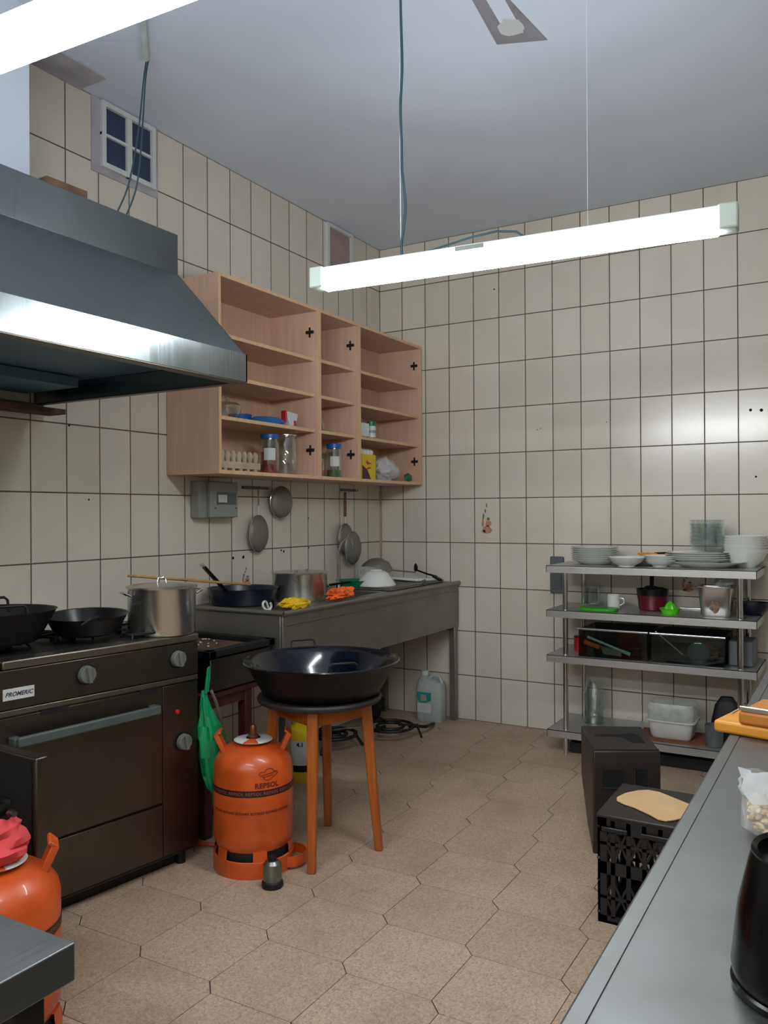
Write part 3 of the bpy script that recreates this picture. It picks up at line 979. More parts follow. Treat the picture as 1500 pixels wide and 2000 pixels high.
mb.build('indicator_light', 'redlamp', st, bevel=0.001)
mb = MB().box(0.0, 0.0015, -0.768, -0.664, 0.757, 0.794)
nm = mb.build('name_plate', 'label_w', st, bevel=0.0012)
mb = MB()
mb.text('PROMERIC', 0.019, lambda x, y: (0.0019, -0.716 + x, 0.769 + y), 0, shear=0.35, bold=0.0006)
mb.build('plate_lettering', 'ink', nm, fix=False)
for sx, sy in ((-0.46, -0.05), (-0.46, -0.73), (-0.05, -0.05), (-0.05, -0.73)):
    MB().cyl(0.018, 0, 0.058, (sx, sy, 0), 14).build('foot', 'black_m', st)
# burners and trivets
for cy_, cx_ in ((-0.17, -0.22), (-0.42, -0.25), (-0.66, -0.25)):
    mb = MB()
    mb.cyl(0.045, 0.885, 0.903, (cx_, cy_, 0), 20)
    n = 30
    mb.tube([(cx_ + 0.085 * math.cos(2 * PI * k / n), cy_ + 0.085 * math.sin(2 * PI * k / n), 0.908) for k in range(n)], 0.005, 6, closed=True)
    for k in range(8):
        a = 2 * PI * k / 8 + 0.2
        mb.bar((cx_ + 0.03 * math.cos(a), cy_ + 0.03 * math.sin(a), 0.913), (cx_ + 0.115 * math.cos(a), cy_ + 0.115 * math.sin(a), 0.910), 0.008, 0.012)
    for k in range(4):
        a = 2 * PI * k / 4 + 0.8
        mb.tube([(cx_ + 0.11 * math.cos(a), cy_ + 0.11 * math.sin(a), 0.886), (cx_ + 0.085 * math.cos(a), cy_ + 0.085 * math.sin(a), 0.908)], 0.004, 6)
    mb.build('burner_grate', 'iron', st)
mb = MB()
n = 30
mb.tube([(-0.075 + 0.05 * math.cos(2 * PI * k / n), -0.20 + 0.075 * math.sin(2 * PI * k / n), 0.905) for k in range(n)], 0.006, 6, closed=True)
mb.tube([(-0.075 + 0.02 * math.cos(2 * PI * k / n), -0.20 + 0.035 * math.sin(2 * PI * k / n), 0.9) for k in range(n)], 0.006, 6, closed=True)
for k in range(4):
    a = 2 * PI * k / 4 + 0.6
    mb.tube([(-0.075 + 0.05 * math.cos(a), -0.20 + 0.075 * math.sin(a), 0.905), (-0.075 + 0.055 * math.cos(a), -0.20 + 0.08 * math.sin(a), 0.885)], 0.004, 6)
mb.build('loose_trivet', 'iron', st)

# neighbouring unit with its open door
su = thing('stove_cupboard', 'steel cupboard unit left of the range with its dark door swung open', 'cupboard', (0.524, -3.275, 0), -8.53)
MB().box(-0.37, -0.012, -0.60, -0.012, 0.05, 0.852).build('body', 'steel_dk', su)
MB().box(-0.37, 0.004, -0.60, -0.004, 0.855, 0.884).build('worktop', 'steel_mid', su, bevel=0.005)
mb = MB()
mb.M = Matrix.Translation((0.0, -0.135, 0)) @ Matrix.Rotation(R(6), 4, 'Z')
mb.box(0.005, 0.462, -0.038, 0.0, 0.10, 0.695)
dr = mb.build('door', 'steel_dk', su, bevel=0.004)
mb = MB()
mb.M = Matrix.Translation((0.0, -0.135, 0)) @ Matrix.Rotation(R(6), 4, 'Z')
mb.box(0.03, 0.445, -0.042, -0.038, 0.12, 0.683)
mb.build('door_lining', 'black_m', dr)

# ---- pots on the stove
def pot(name, label, loc, r, h, mat, lid=True, handles=True, hang=0, lidh=0.012, cat='pot', knob=True):
    t = thing(name, label, cat, loc, hang)
    MB().lathe([(0.0001, 0), (r * 0.96, 0), (r, 0.008), (r, h - 0.006), (r + 0.004, h), (r - 0.003, h), (r - 0.003, 0.01), (0.0001, 0.008)], seg=56).build('body', mat, t)
    if lid:
        l = MB().lathe([(r + 0.006, h - 0.004), (r + 0.007, h + 0.003), (r * 0.94, h + lidh * 0.5), (r * 0.4, h + lidh), (0.0001, h + lidh + 0.002)], seg=56).build('lid', mat, t)
        if knob:
            MB().tube([(0, -0.018, h + lidh), (0, -0.014, h + lidh + 0.022), (0, 0.014, h + lidh + 0.022), (0, 0.018, h + lidh)], 0.0035, 8).build('lid_knob', 'chrome', l)
    if handles:
        for s in (-1, 1):
            y = s * r
            MB().tube([(-0.035, y - s * 0.002, h - 0.03), (-0.03, y + s * 0.022, h - 0.018), (0.03, y + s * 0.022, h - 0.018), (0.035, y - s * 0.002, h - 0.03)], 0.0045, 8).build('side_handle', 'chrome', t)
    return t
pot('stock_pot', 'tall aluminium stock pot with lid on the right end of the stove', (0.518, -2.568, 0.886), 0.128, 0.180, 'alum', hang=-28)

t = thing('frying_pan', 'black flared frying pan on the middle burner of the stove', 'pan', (0.425, -2.848, 0.916))
t.rotation_euler = (R(2.5), R(2), 0)
mb = MB().lathe([(0.0001, 0), (0.10, 0), (0.112, 0.006), (0.143, 0.066), (0.147, 0.068), (0.140, 0.066), (0.106, 0.008), (0.0001, 0.005)], seg=56)
mb.build('pan_body', 'black', t)
mb = MB().tube([(0.10, -0.105, 0.055), (0.125, -0.085, 0.075), (0.135, -0.06, 0.078), (0.125, -0.05, 0.06)], 0.005, 8)
mb.build('side_handle', 'black', t)
t = thing('deep_pan', 'deep black iron pan with wire handles at the left edge of stove', 'pan', (0.335, -3.155, 0.916))
mb = MB().lathe([(0.0001, 0), (0.13, 0), (0.142, 0.008), (0.195, 0.105), (0.199, 0.108), (0.191, 0.105), (0.134, 0.012), (0.0001, 0.006)], seg=56)
mb.build('pan_body', 'iron', t)
for a0, s in ((R(-20), 1), (R(150), 1)):
    ca, sa = math.cos(a0), math.sin(a0)
    P = lambda r, tt, z: (r * ca - tt * sa, r * sa + tt * ca, z)
    MB().tube([P(0.165, -0.06, 0.085), P(0.165, -0.055, 0.125), P(0.165, -0.045, 0.135), P(0.165, 0.045, 0.135), P(0.165, 0.055, 0.125), P(0.165, 0.06, 0.085)], 0.005, 8).build('wire_handle', 'iron', t)

# green bag hanging on the stove's right side
t = thing('plastic_bag', 'green plastic bag hanging from the right side of the stove', 'bag', (0.655, -2.447, 0.0))
t.scale = (1, 0.85, 1)
rings = []
prof = [(0.245, 0.004, 0.010, 0.02), (0.27, 0.014, 0.03, 0.016), (0.32, 0.03, 0.048, 0.012), (0.40, 0.042, 0.060, 0.004), (0.47, 0.045, 0.062, 0.0),
        (0.52, 0.035, 0.052, -0.006), (0.56, 0.025, 0.038, -0.02), (0.60, 0.016, 0.024, -0.034), (0.635, 0.012, 0.014, -0.042), (0.66, 0.010, 0.011, -0.043)]
n = 40
for z, rx, ry, oy in prof:
    rg = []
    for k in range(n):
        a = 2 * PI * k / n
        f = 1 + 0.16 * math.sin(a * 5 + z * 22) + 0.10 * math.sin(a * 9 - z * 35)
        rg.append((rx * f * math.cos(a), oy + ry * f * math.sin(a), z))
    rings.append(rg)
MB().loft(rings).build('bag_body', 'greenbag', t)
MB().tube([(0.012, -0.047, 0.650), (0.018, -0.048, 0.70), (0.020, -0.043, 0.748), (0.020, -0.034, 0.752), (0.018, -0.034, 0.71), (0.012, -0.038, 0.655)], [0.007, 0.006, 0.004, 0.004, 0.006, 0.007], 8).build('bag_loop', 'greenbag', t)

# ------------------------------------------------------------------ griddle on a dark wooden table, between stove and sink
gt = thing('low_table', 'dark red wooden low table under the griddle', 'table', (0.30, -2.13, 0))
MB().box(-0.22, 0.235, -0.22, 0.20, 0.575, 0.60).build('table_top', 'dkwood', gt, bevel=0.004)
for sx in (-0.19, 0.205):
    for sy in (-0.19, 0.07):
        MB().box(sx - 0.022, sx + 0.022, sy - 0.022, sy + 0.022, 0, 0.575).build('leg', 'dkwood', gt, bevel=0.003)
MB().box(0.20, 0.22, -0.19, 0.10, 0.53, 0.575).box(-0.19, 0.205, -0.2, -0.18, 0.50, 0.575).build('apron', 'dkwood', gt)
gr = thing('griddle', 'greasy flat steel griddle between the stove and the sink', 'griddle', (0.30, -2.13, 0.601))
MB().box(-0.24, 0.245, -0.195, 0.20, 0.006, 0.142).build('body', 'steel_dk', gr, bevel=0.004)
mb = MB()
mb.box(-0.25, 0.26, -0.215, 0.215, 0.150, 0.156)
for a, b_ in (((-0.25, -0.215), (0.26, -0.175)), ((-0.25, 0.175), (0.26, 0.215)), ((-0.25, -0.215), (-0.21, 0.215)), ((0.22, -0.215), (0.26, 0.215))):
    mb.box(a[0], b_[0], a[1], b_[1], 0.150, 0.180)
mb.build('hot_plate', 'iron', gr, bevel=0.006)
MB().box(-0.20, 0.21, -0.165, 0.165, 0.156, 0.158).build('grease_film', 'rust', gr)
mb = MB()
random.seed(8)
for k in range(22):
    mb.lump((random.uniform(-0.17, 0.20), random.uniform(-0.15, 0.15), 0.160), (0.006, 0.008, 0.004), 0.4, 2, k, 1)
tag(mb.build('food_scraps', 'label_w', loc=(0.30, -2.13, 0.601)), 'scatter of small pale food scraps on the griddle', 'food scraps', kind='stuff')
for sx in (-0.21, 0.21):
    for sy in (-0.17, 0.17):
        MB().cyl(0.012, 0, 0.008, (sx, sy, 0), 10).build('foot', 'black_m', gr)
mb = MB().tube([(0.25, -0.20, 0.02), (0.27, -0.19, -0.03), (0.26, -0.15, -0.12), (0.24, -0.11, -0.25), (0.20, -0.10, -0.42), (0.15, -0.10, -0.585)], 0.007, 8)
tag(mb.build('gas_hose', 'pipew', loc=(0.30, -2.13, 0.601)), 'pale gas hose hanging from the griddle corner', 'hose')

# ------------------------------------------------------------------ sink unit
sk = thing('sink_unit', 'long stainless steel sink bench along the left wall', 'sink', (0, 0, 0))
SY0, SY1, SX1, ST = -1.90, -0.012, 0.60, 0.895
mb = MB()
bx0, bx1, by0, by1 = 0.13, 0.50, -1.33, -0.86
mb.box(0.004, bx0, SY0, SY1, ST - 0.012, ST)
mb.box(bx1, SX1, SY0, SY1, ST - 0.012, ST)
mb.box(bx0, bx1, SY0, by0, ST - 0.012, ST)
mb.box(bx0, bx1, by1, SY1, ST - 0.012, ST)
mb.build('worktop', 'steel_sink', sk)
mb = MB()
mb.tube([(SX1 - 0.004, SY0, ST - 0.005), (SX1 - 0.004, SY1, ST - 0.005)], 0.013, 14)
mb.tube([(0.01, SY0 + 0.004, ST - 0.005), (SX1 - 0.004, SY0 + 0.004, ST - 0.005)], 0.013, 14)
mb.build('rolled_edge', 'steel_sink', sk)
mb = MB()
mb.box(bx0, bx1, by0, by1, ST - 0.24, ST - 0.235)
mb.box(bx0 - 0.003, bx0, by0, by1, ST - 0.24, ST - 0.012)
mb.box(bx1, bx1 + 0.003, by0, by1, ST - 0.24, ST - 0.012)
mb.box(bx0, bx1, by0 - 0.003, by0, ST - 0.24, ST - 0.012)
mb.box(bx0, bx1, by1, by1 + 0.003, ST - 0.24, ST - 0.012)
mb.build('basin', 'steel_sink', sk)
MB().box(SX1 - 0.022, SX1 - 0.008, SY0 + 0.003, SY1, 0.605, ST - 0.008).box(SX1 - 0.004, SX1 + 0.001, SY0 + 0.02, SY1 - 0.02, ST - 0.060, ST - 0.056).build('front_apron', 'steel_sink', sk, bevel=0.003)
MB().box(0.004, SX1 - 0.022, SY0 + 0.003, SY0 + 0.018, 0.605, ST - 0.008).build('side_apron', 'steel_sink', sk, bevel=0.003)
for x in (0.03, SX1 - 0.05):
    for y in (SY0 + 0.02, SY1 - 0.06):
        MB().box(x, x + 0.042, y, y + 0.042, 0, 0.61 if True else 0).build('leg', 'steel_sink', sk, bevel=0.003)
# faucet
t = thing('kitchen_tap', 'thin chrome gooseneck tap at the back of the sink', 'tap', (0.09, -1.08, ST))
MB().cyl(0.02, 0.0, 0.05, seg=20, r1=0.015).build('tap_base', 'chrome', t)
t.location = (0.21, -0.86, ST)
MB().tube([(0, 0, 0.05), (0.0, -0.003, 0.15), (0.004, -0.005, 0.22), (0.015, 0.015, 0.275), (0.03, 0.04, 0.302), (0.04, 0.06, 0.305), (0.05, 0.075, 0.295), (0.052, 0.078, 0.265)], 0.006, 10).build('spout', 'pipew', t)
mb = MB().tube([(0.052, 0.078, 0.268), (0.052, 0.078, 0.235)], 0.008, 10)
mb.tube([(0.05, 0.075, 0.24), (0.05, 0.105, 0.238)], 0.005, 8)
mb.build('spout_end', 'greydk', t)

# things on the sink bench
t = pot('pressure_pot', 'wide aluminium pot with flat lid on the sink bench', (0.335, -1.410, ST), 0.142, 0.145, 'alum', handles=False, knob=False, lidh=0.004)
for yy in (-0.05, 0.045):
    MB().tube([(0.01, yy - 0.012, 0.141), (0.01, yy - 0.010, 0.156), (0.01, yy + 0.010, 0.156), (0.01, yy + 0.012, 0.141)], 0.0035, 8).build('lid_loop', 'pipew', t)
t = thing('casserole', 'wide dark navy pan with tilted black handle on the left end of sink bench', 'pan', (0.197, -1.700, ST))
MB().lathe([(0.0001, 0), (0.14, 0), (0.152, 0.006), (0.175, 0.082), (0.179, 0.084), (0.171, 0.082), (0.146, 0.01), (0.0001, 0.006)], seg=48).build('pan_body', 'navypan', t)
mb = MB()
mb.bar((0.035, -0.165, 0.078), (0.015, -0.300, 0.205), 0.026, 0.012)
mb.build('handle', 'blackp', t, bevel=0.004)
mb = MB()
mb.bar((0.015, -0.301, 0.206), (0.013, -0.313, 0.217), 0.027, 0.013)
mb.build('handle_end', 'chrome', t, bevel=0.003)
mb = MB().lathe([(0.0001, 0), (0.11, 0), (0.135, 0.03), (0.15, 0.045), (0.147, 0.047), (0.13, 0.033), (0.0001, 0.004)], seg=40)
t = thing('skillet', 'dark skillet half hidden behind the flat lidded aluminium pot', 'pan', (0.155, -1.135, ST))
mb.build('pan_body', 'black', t)
MB().lathe([(0.148, 0.048), (0.10, 0.075), (0.03, 0.088), (0.0001, 0.09)], seg=40).build('lid', 'steel_sink', t)
MB().bar((0.10, 0.12, 0.045), (0.16, 0.24, 0.055), 0.02, 0.012).build('handle', 'blackp', t, bevel=0.003)
# long wooden paddle from pot lid to navy pan
mb = MB()
a, b_ = Vector((0.33, -2.545, 1.098)), Vector((0.20, -1.655, 0.989))
mb.bar(a, a.lerp(b_, 0.38), 0.05, 0.010)
mb.bar(a.lerp(b_, 0.38), b_, 0.022, 0.012)
tag(mb.build('wooden_paddle', 'spoonw', bevel=0.003), 'long wooden paddle resting across the stock pot lid and navy pan', 'spatula')
# cloths
mb = MB().lump((0, 0, 0.018), (0.052, 0.10, 0.026), 0.45, 1.8, 3, 4, flat=-0.7)
mb.M = rot('Z', 8)
mb.lump((0.045, -0.01, 0.012), (0.022, 0.085, 0.024), 0.5, 2.2, 6, 3, flat=-0.9)
tag(mb.build('yellow_cloth', 'yellow', loc=(0.535, -1.735, ST + 0.008)), 'crumpled yellow cloth at the front edge of the sink bench', 'cloth')
mb = MB().lump((0, 0, 0.03), (0.05, 0.10, 0.036), 0.6, 1.9, 11, 4, flat=-0.8)
mb.lump((0.01, 0.06, 0.03), (0.04, 0.06, 0.034), 0.6, 2.2, 12, 3, flat=-0.8)
tag(mb.build('orange_cloth', 'orangec', loc=(0.550, -1.375, ST + 0.008)), 'crumpled orange cloth on the sink bench right of the yellow one', 'cloth')
t = thing('scissors', 'black and white looped scissor handles left of the yellow cloth', 'scissors', (0.475, -1.85, ST + 0.010))
mb = MB()
n = 20
mb.M = rot('X', 62)
mb.tube([(0.0, 0.0, 0.0)] + [(0.0 + 0.001 * k, 0.018 * math.cos(2 * PI * k / n), 0.030 + 0.026 * math.sin(2 * PI * k / n)) for k in range(n)], 0.0055, 8)
mb.build('grip_loop', 'label_w', t)
mb = MB()
mb.M = rot('X', 40, (0.0, 0.035, 0))
mb.tube([(0.0, 0.018 * math.cos(2 * PI * k / n), 0.028 + 0.024 * math.sin(2 * PI * k / n)) for k in range(n)], 0.0055, 8, closed=True)
mb.build('grip_loop', 'blackp', t)
MB().bar((0.0, 0.0, 0.006), (-0.02, 0.13, 0.006), 0.014, 0.004).build('blade', 'chrome', t)
# dish area right of the tap
t = thing('dish_tray', 'dark steel drainer tray under the upturned white bowl', 'tray', (0.33, -0.55, ST))
mb = MB().box(-0.16, 0.20, -0.24, 0.22, 0.002, 0.010)
for k in range(12):
    mb.box(-0.15, 0.19, -0.22 + k * 0.036, -0.212 + k * 0.036, 0.010, 0.018)
mb.build('tray_body', 'steel_sink', t, bevel=0.003)
mb = MB().lathe([(0.118, 0.0), (0.119, 0.006), (0.10, 0.035), (0.072, 0.075), (0.05, 0.088), (0.036, 0.089), (0.035, 0.095), (0.0001, 0.090)], seg=48)
tag(mb.build('china_bowl', 'china', loc=(0.355, -0.665, ST + 0.018)), 'white china bowl upside down on the sink drainer', 'bowl')
t = thing('green_basket', 'dark green plastic colander behind the tap', 'colander', (0.235, -0.735, ST + 0.0))
MB().lathe([(0.0001, 0), (0.07, 0), (0.10, 0.05), (0.106, 0.052), (0.098, 0.05), (0.066, 0.005), (0.0001, 0.005)], seg=36).build('bowl', 'greend', t)
t = thing('clear_tub', 'cloudy plastic tub standing above the green colander', 'container', (0.20, -0.52, ST))
MB().lathe([(0.05, 0.001), (0.06, 0.10), (0.063, 0.115), (0.0001, 0.118)], seg=28).build('body', 'trans', t, fix=False)
mb = MB()
mb.M = rot('X', 12)
mb.lathe([(0.105, 0.0), (0.104, 0.012), (0.088, 0.05), (0.05, 0.078), (0.0001, 0.086)], seg=40)
t = thing('mesh_skimmer', 'domed grey mesh strainer lying upside down behind the white bowl', 'strainer', (0.165, -0.345, ST + 0.075))
mb.build('mesh_dome', 'mesh', t)
MB().bar((0.06, 0.05, 0.01), (0.20, 0.16, -0.01), 0.018, 0.010).build('handle', 'greydk', t, bevel=0.002)
MB().cyl(0.07, -0.073, 0.002, seg=24, r1=0.08).build('support_bowl', 'steel_sink', t)
mb = MB().box(-0.12, 0.12, -0.14, 0.14, 0, 0.016)
o = mb.build('cutting_board', 'china', bevel=0.005, loc=(0.39, -0.23, ST + 0.022))
o.rotation_euler = (R(-2), R(1), R(-10))
tag(o, 'white plastic cutting board at the far end of sink bench', 'chopping board')
MB()
mb = MB().box(-0.13, 0.15, -0.15, 0.15, 0.0, 0.018)
o = mb.build('steel_tray', 'steel_sink', bevel=0.004, loc=(0.37, -0.23, ST + 0.002))
tag(o, 'flat steel tray beneath the white cutting board', 'tray')
t = thing('ladle', 'black plastic ladle lying over the white cutting board', 'ladle', (0.50, -0.18, ST + 0.045))
MB().tube([(-0.13, 0.0, 0.035), (-0.05, 0.0, 0.012), (0.02, -0.01, 0.0)], 0.006, 8).build('handle', 'blackp', t)
MB().bar((0.0, -0.01, 0.002), (0.062, -0.03, -0.022), 0.032, 0.014).build('spoon_head', 'blackp', t, bevel=0.005)
MB().lump((-0.135, 0.0, 0.05), (0.014, 0.018, 0.028), 0.2, 1, 1, 2).build('handle_end', 'blackp', t)
for k, (dx_, dy_) in enumerate(((0, 0), (0.006, 0.022), (-0.01, 0.04))):
    t = thing('fork', ('nearest', 'middle', 'farthest')[k] + ' of three dark forks sticking up beside the white cutting board', 'fork', (0.535 + dx_, -0.43 + dy_, ST + 0.002), group='forks in the drainer')
    MB().bar((0, 0, 0.006), (-0.10, 0.02, 0.008), 0.010, 0.004).build('handle', 'chrome', t)
    mb = MB()
    for q in range(3):
        mb.tube([(0, q * 0.006 - 0.006, 0.006), (0.012, q * 0.006 - 0.006, 0.020), (0.012, q * 0.006 - 0.006, 0.040)], 0.0015, 5)
    mb.build('tines', 'greydk', t)

# under the sink: jug, junk
t = thing('detergent_jug', 'cloudy pale green detergent jug with white cap under the sink end', 'jug', (0.445, -0.125, 0))
mb = MB()
rings = []
for z, sx_, sy_, ox in ((0.0, 0.085, 0.055, 0), (0.015, 0.093, 0.062, 0), (0.21, 0.094, 0.062, 0), (0.25, 0.086, 0.055, 0), (0.272, 0.04, 0.03, -0.035), (0.285, 0.022, 0.022, -0.045), (0.292, 0.022, 0.022, -0.045)):
    rings.append([(ox + sx_ * math.copysign(abs(math.cos(a)) ** 0.5, math.cos(a)), sy_ * math.copysign(abs(math.sin(a)) ** 0.5, math.sin(a)), z) for a in [2 * PI * k / 32 for k in range(32)]])
mb.loft(rings)
mb.build('jug_body', 'jug', t)
MB().cyl(0.026, 0.288, 0.318, (-0.045, 0, 0), 20).build('cap', 'white', t, bevel=0.003)
MB().tube([(-0.01, 0, 0.268), (0.02, 0, 0.293), (0.06, 0, 0.288), (0.082, 0, 0.24)], 0.011, 10).build('grip', 'jug', t)
mb = MB()
mb.add([(-0.070, -0.0635, 0.19), (0.03, -0.0635, 0.19), (0.03, -0.0635, 0.14), (0.0, -0.0635, 0.125), (-0.05, -0.0635, 0.12), (-0.07, -0.0635, 0.15)], [(0, 1, 2, 3, 4, 5)], 0)
mb.add([(-0.045, -0.0637, 0.175), (-0.005, -0.0637, 0.172), (0.0, -0.0637, 0.135), (-0.045, -0.0637, 0.13)], [(0, 1, 2, 3)], 1)
mb.add([(-0.068, -0.0635, 0.115), (0.03, -0.0635, 0.12), (0.03, -0.0635, 0.06), (-0.068, -0.0635, 0.06)], [(0, 1, 2, 3)], 2)
mb.build('paper_label', ['teal', 'pink', 'label_w'], t, fix=False)
t = thing('gas_ring', 'dark dirty gas ring with legs lying on floor under the sink', 'gas burner', (0.42, -0.62, 0))
mb = MB()
for rr, z in ((0.14, 0.07), (0.08, 0.07)):
    mb.tube([(rr * math.cos(2 * PI * k / 30), rr * math.sin(2 * PI * k / 30), z) for k in range(30)], 0.009, 8, closed=True)
for k in range(3):
    a = 2 * PI * k / 3 + 0.4
    mb.bar((0.05 * math.cos(a), 0.05 * math.sin(a), 0.08), (0.17 * math.cos(a), 0.17 * math.sin(a), 0.08), 0.014, 0.012)
mb.build('ring', 'iron', t)
for k in range(3):
    a = 2 * PI * k / 3 + 0.4
    MB().tube([(0.16 * math.cos(a), 0.16 * math.sin(a), 0.08), (0.19 * math.cos(a), 0.19 * math.sin(a), 0.006)], 0.007, 6).build('leg', 'iron', t)
MB().tube([(0.1, 0.05, 0.07), (0.16, 0.16, 0.05), (0.13, 0.30, 0.03), (0.10, 0.38, 0.012)], 0.010, 8).build('gas_pipe', 'black_m', t)
t = thing('gas_ring', 'second dark gas ring further left under the sink behind the stool', 'gas burner', (0.24, -0.96, 0), 40)
mb = MB()
for rr, z in ((0.13, 0.08), (0.075, 0.08), (0.035, 0.08)):
    mb.tube([(rr * math.cos(2 * PI * k / 30), rr * math.sin(2 * PI * k / 30), z) for k in range(30)], 0.010, 8, closed=True)
mb.build('ring', 'iron', t)
for k in range(3):
    a = 2 * PI * k / 3
    MB().tube([(0.12 * math.cos(a), 0.12 * math.sin(a), 0.08), (0.17 * math.cos(a), 0.17 * math.sin(a), 0.006)], 0.009, 6).build('leg', 'black_m', t)
MB().bar((0.0, 0.0, 0.10), (0.16, 0.02, 0.11), 0.03, 0.004).build('steel_strip', 'chrome', t)
mb = MB()
mb.lump((0, 0, 0.10), (0.07, 0.09, 0.11), 0.5, 1.5, 21, 3, flat=-0.9)
tag(mb.build('dirty_rag', 'black_m', loc=(0.13, -0.34, 0.0)), 'dark heap of rags against the wall in the corner under the sink', 'rag')
mb = MB()
mb.lump((0, 0, 0.08), (0.045, 0.05, 0.075), 0.5, 1.7, 25, 3, flat=-0.9)
tag(mb.build('brown_rag', 'rust', loc=(0.12, -0.22, 0.16)), 'brown rag bundle on top of the dark heap under the sink', 'rag')

# yellow bleach bottle behind gas bottle
t = thing('yellow_canister', 'yellow canister with white label behind the stool leg', 'canister', (0.405, -1.495, 0))
MB().lathe([(0.0001, 0), (0.075, 0), (0.078, 0.01), (0.078, 0.23), (0.07, 0.262), (0.03, 0.285), (0.0001, 0.286)], seg=30).build('body', 'yelp', t)
MB().lathe([(0.079, 0.085), (0.079, 0.21)], seg=30).build('paper_label', 'label_w', t, fix=False)
MB().lathe([(0.0795, 0.055), (0.0795, 0.088)], seg=30).build('dark_band', 'black_m', t, fix=False)
mb = MB()
def wrap(r, a0, z0):
    return lambda x, y: (r * math.cos(a0 + x / r), r * math.sin(a0 + x / r), z0 + y)
mb.text('4.1', 0.03, wrap(0.0797, R(-62), 0.182), 0, bold=0.001)
mb.build('label_print', 'black_m', t, fix=False)

# ------------------------------------------------------------------ gas bottles
def gas_bottle(loc, rz, label, ha=216):
    t = thing('gas_bottle', label, 'gas bottle', loc, rz, 'orange gas bottles')
    r = 0.152
    MB().lathe([(0.0001, 0.062), (0.10, 0.068), (0.138, 0.088), (r - 0.002, 0.115), (r, 0.135), (r, 0.385), (r - 0.006, 0.410), (r - 0.022, 0.434), (0.10, 0.455), (0.05, 0.467), (0.0001, 0.469)], seg=64).build('body', 'orange', t)
    mb = MB()
    mb.lathe([(r - 0.001, 0.004), (r + 0.002, 0.0), (r + 0.002, 0.060), (r - 0.002, 0.063), (r - 0.008, 0.060), (r - 0.008, 0.004), (r - 0.001, 0.004)], seg=64)
    for k in range(6):
        a0 = R(60 * k + 8)
        mb.lathe([(r - 0.008, 0.058), (r + 0.001, 0.058), (r - 0.003, 0.098), (r - 0.010, 0.098)], seg=5, a0=a0, a1=a0 + R(20))
    mb.build('foot_ring', 'orange', t)
    MB().lathe([(r - 0.012, 0.05), (r - 0.012, 0.095)], seg=40).build('inner_skirt', 'black_m', t, fix=False)
    for a in (R(ha), R(ha - 180)):
        mb = MB()
        mb.M = Matrix.Rotation(a, 4, 'Z')
        mb.add([(0.116, -0.034, 0.430), (0.116, 0.034, 0.430), (0.148, 0.032, 0.498), (0.148, -0.032, 0.498),
                (0.098, -0.034, 0.436), (0.098, 0.034, 0.436), (0.130, 0.032, 0.507), (0.130, -0.032, 0.507)],
               [(0, 1, 2, 3), (7, 6, 5, 4), (0, 4, 5, 1), (1, 5, 6, 2), (2, 6, 7, 3), (3, 7, 4, 0)])
        mb.add([(0.148, -0.032, 0.498), (0.148, 0.032, 0.498), (0.126, 0.036, 0.518), (0.126, -0.036, 0.518),
                (0.132, -0.032, 0.500), (0.132, 0.032, 0.500), (0.118, 0.036, 0.511), (0.118, -0.036, 0.511)],
               [(0, 1, 2, 3), (7, 6, 5, 4), (0, 4, 5, 1), (1, 5, 6, 2), (2, 6, 7, 3), (3, 7, 4, 0)])
        mb.build('handle', 'orange', t, bevel=0.003)
    mb = MB().lathe([(0.028, 0.478), (0.070, 0.474), (0.074, 0.477), (0.070, 0.480), (0.028, 0.484)], seg=40)
    mb.build('collar_disc', 'label_w', t)
    MB().lathe([(0.030, 0.4842), (0.074, 0.4812), (0.0755, 0.478)], seg=8, a0=R(ha + 62), a1=R(ha + 108)).build('disc_mark', 'orange', t, fix=False)
    MB().cyl(0.032, 0.462, 0.482, seg=24).build('valve_seat', 'black_m', t)
    MB().lathe([(0.02, 0.482), (0.02, 0.494), (0.013, 0.498), (0.013, 0.525), (0.009, 0.532), (0.0001, 0.532)], seg=20).build('valve', 'brass', t)
    MB().lathe([(r + 0.0012, 0.302), (r + 0.0012, 0.326)], seg=64).build('dark_band', 'band', t, fix=False)
    return t, r
g1, r = gas_bottle((0.836, -2.408, 0), 0, 'orange gas bottle with printed emblem, standing beside the stool')
# orientation towards the room, marks
fa = math.atan2(-4.89 + 2.408, 2.868 - 0.836)
mb = MB()
words = 'REPSOL'
for k in range(9):
    mb.text(words, 0.017, wrap(r + 0.002, fa - R(100) + k * R(25), 0.3085), 0, spacing=1.1)
mb.build('band_lettering', 'orange_pale', g1, fix=False)
mb = MB()
mb.text('REPSOL', 0.026, wrap(r + 0.0012, fa + R(19), 0.334), 0, bold=0.0012, spacing=1.08)
for k, wd in enumerate(('NO', 'TUMBAR', 'NI', 'ABRIR', 'SIN', 'BUTANO')):
    pass
for k in range(6):
    mb.text('BUTANO', 0.0125, wrap(r + 0.0012, fa - R(58) + k * R(21), 0.238), 0, bold=0.0005)
mb.build('printed_lettering', 'orange_dk', g1, fix=False)
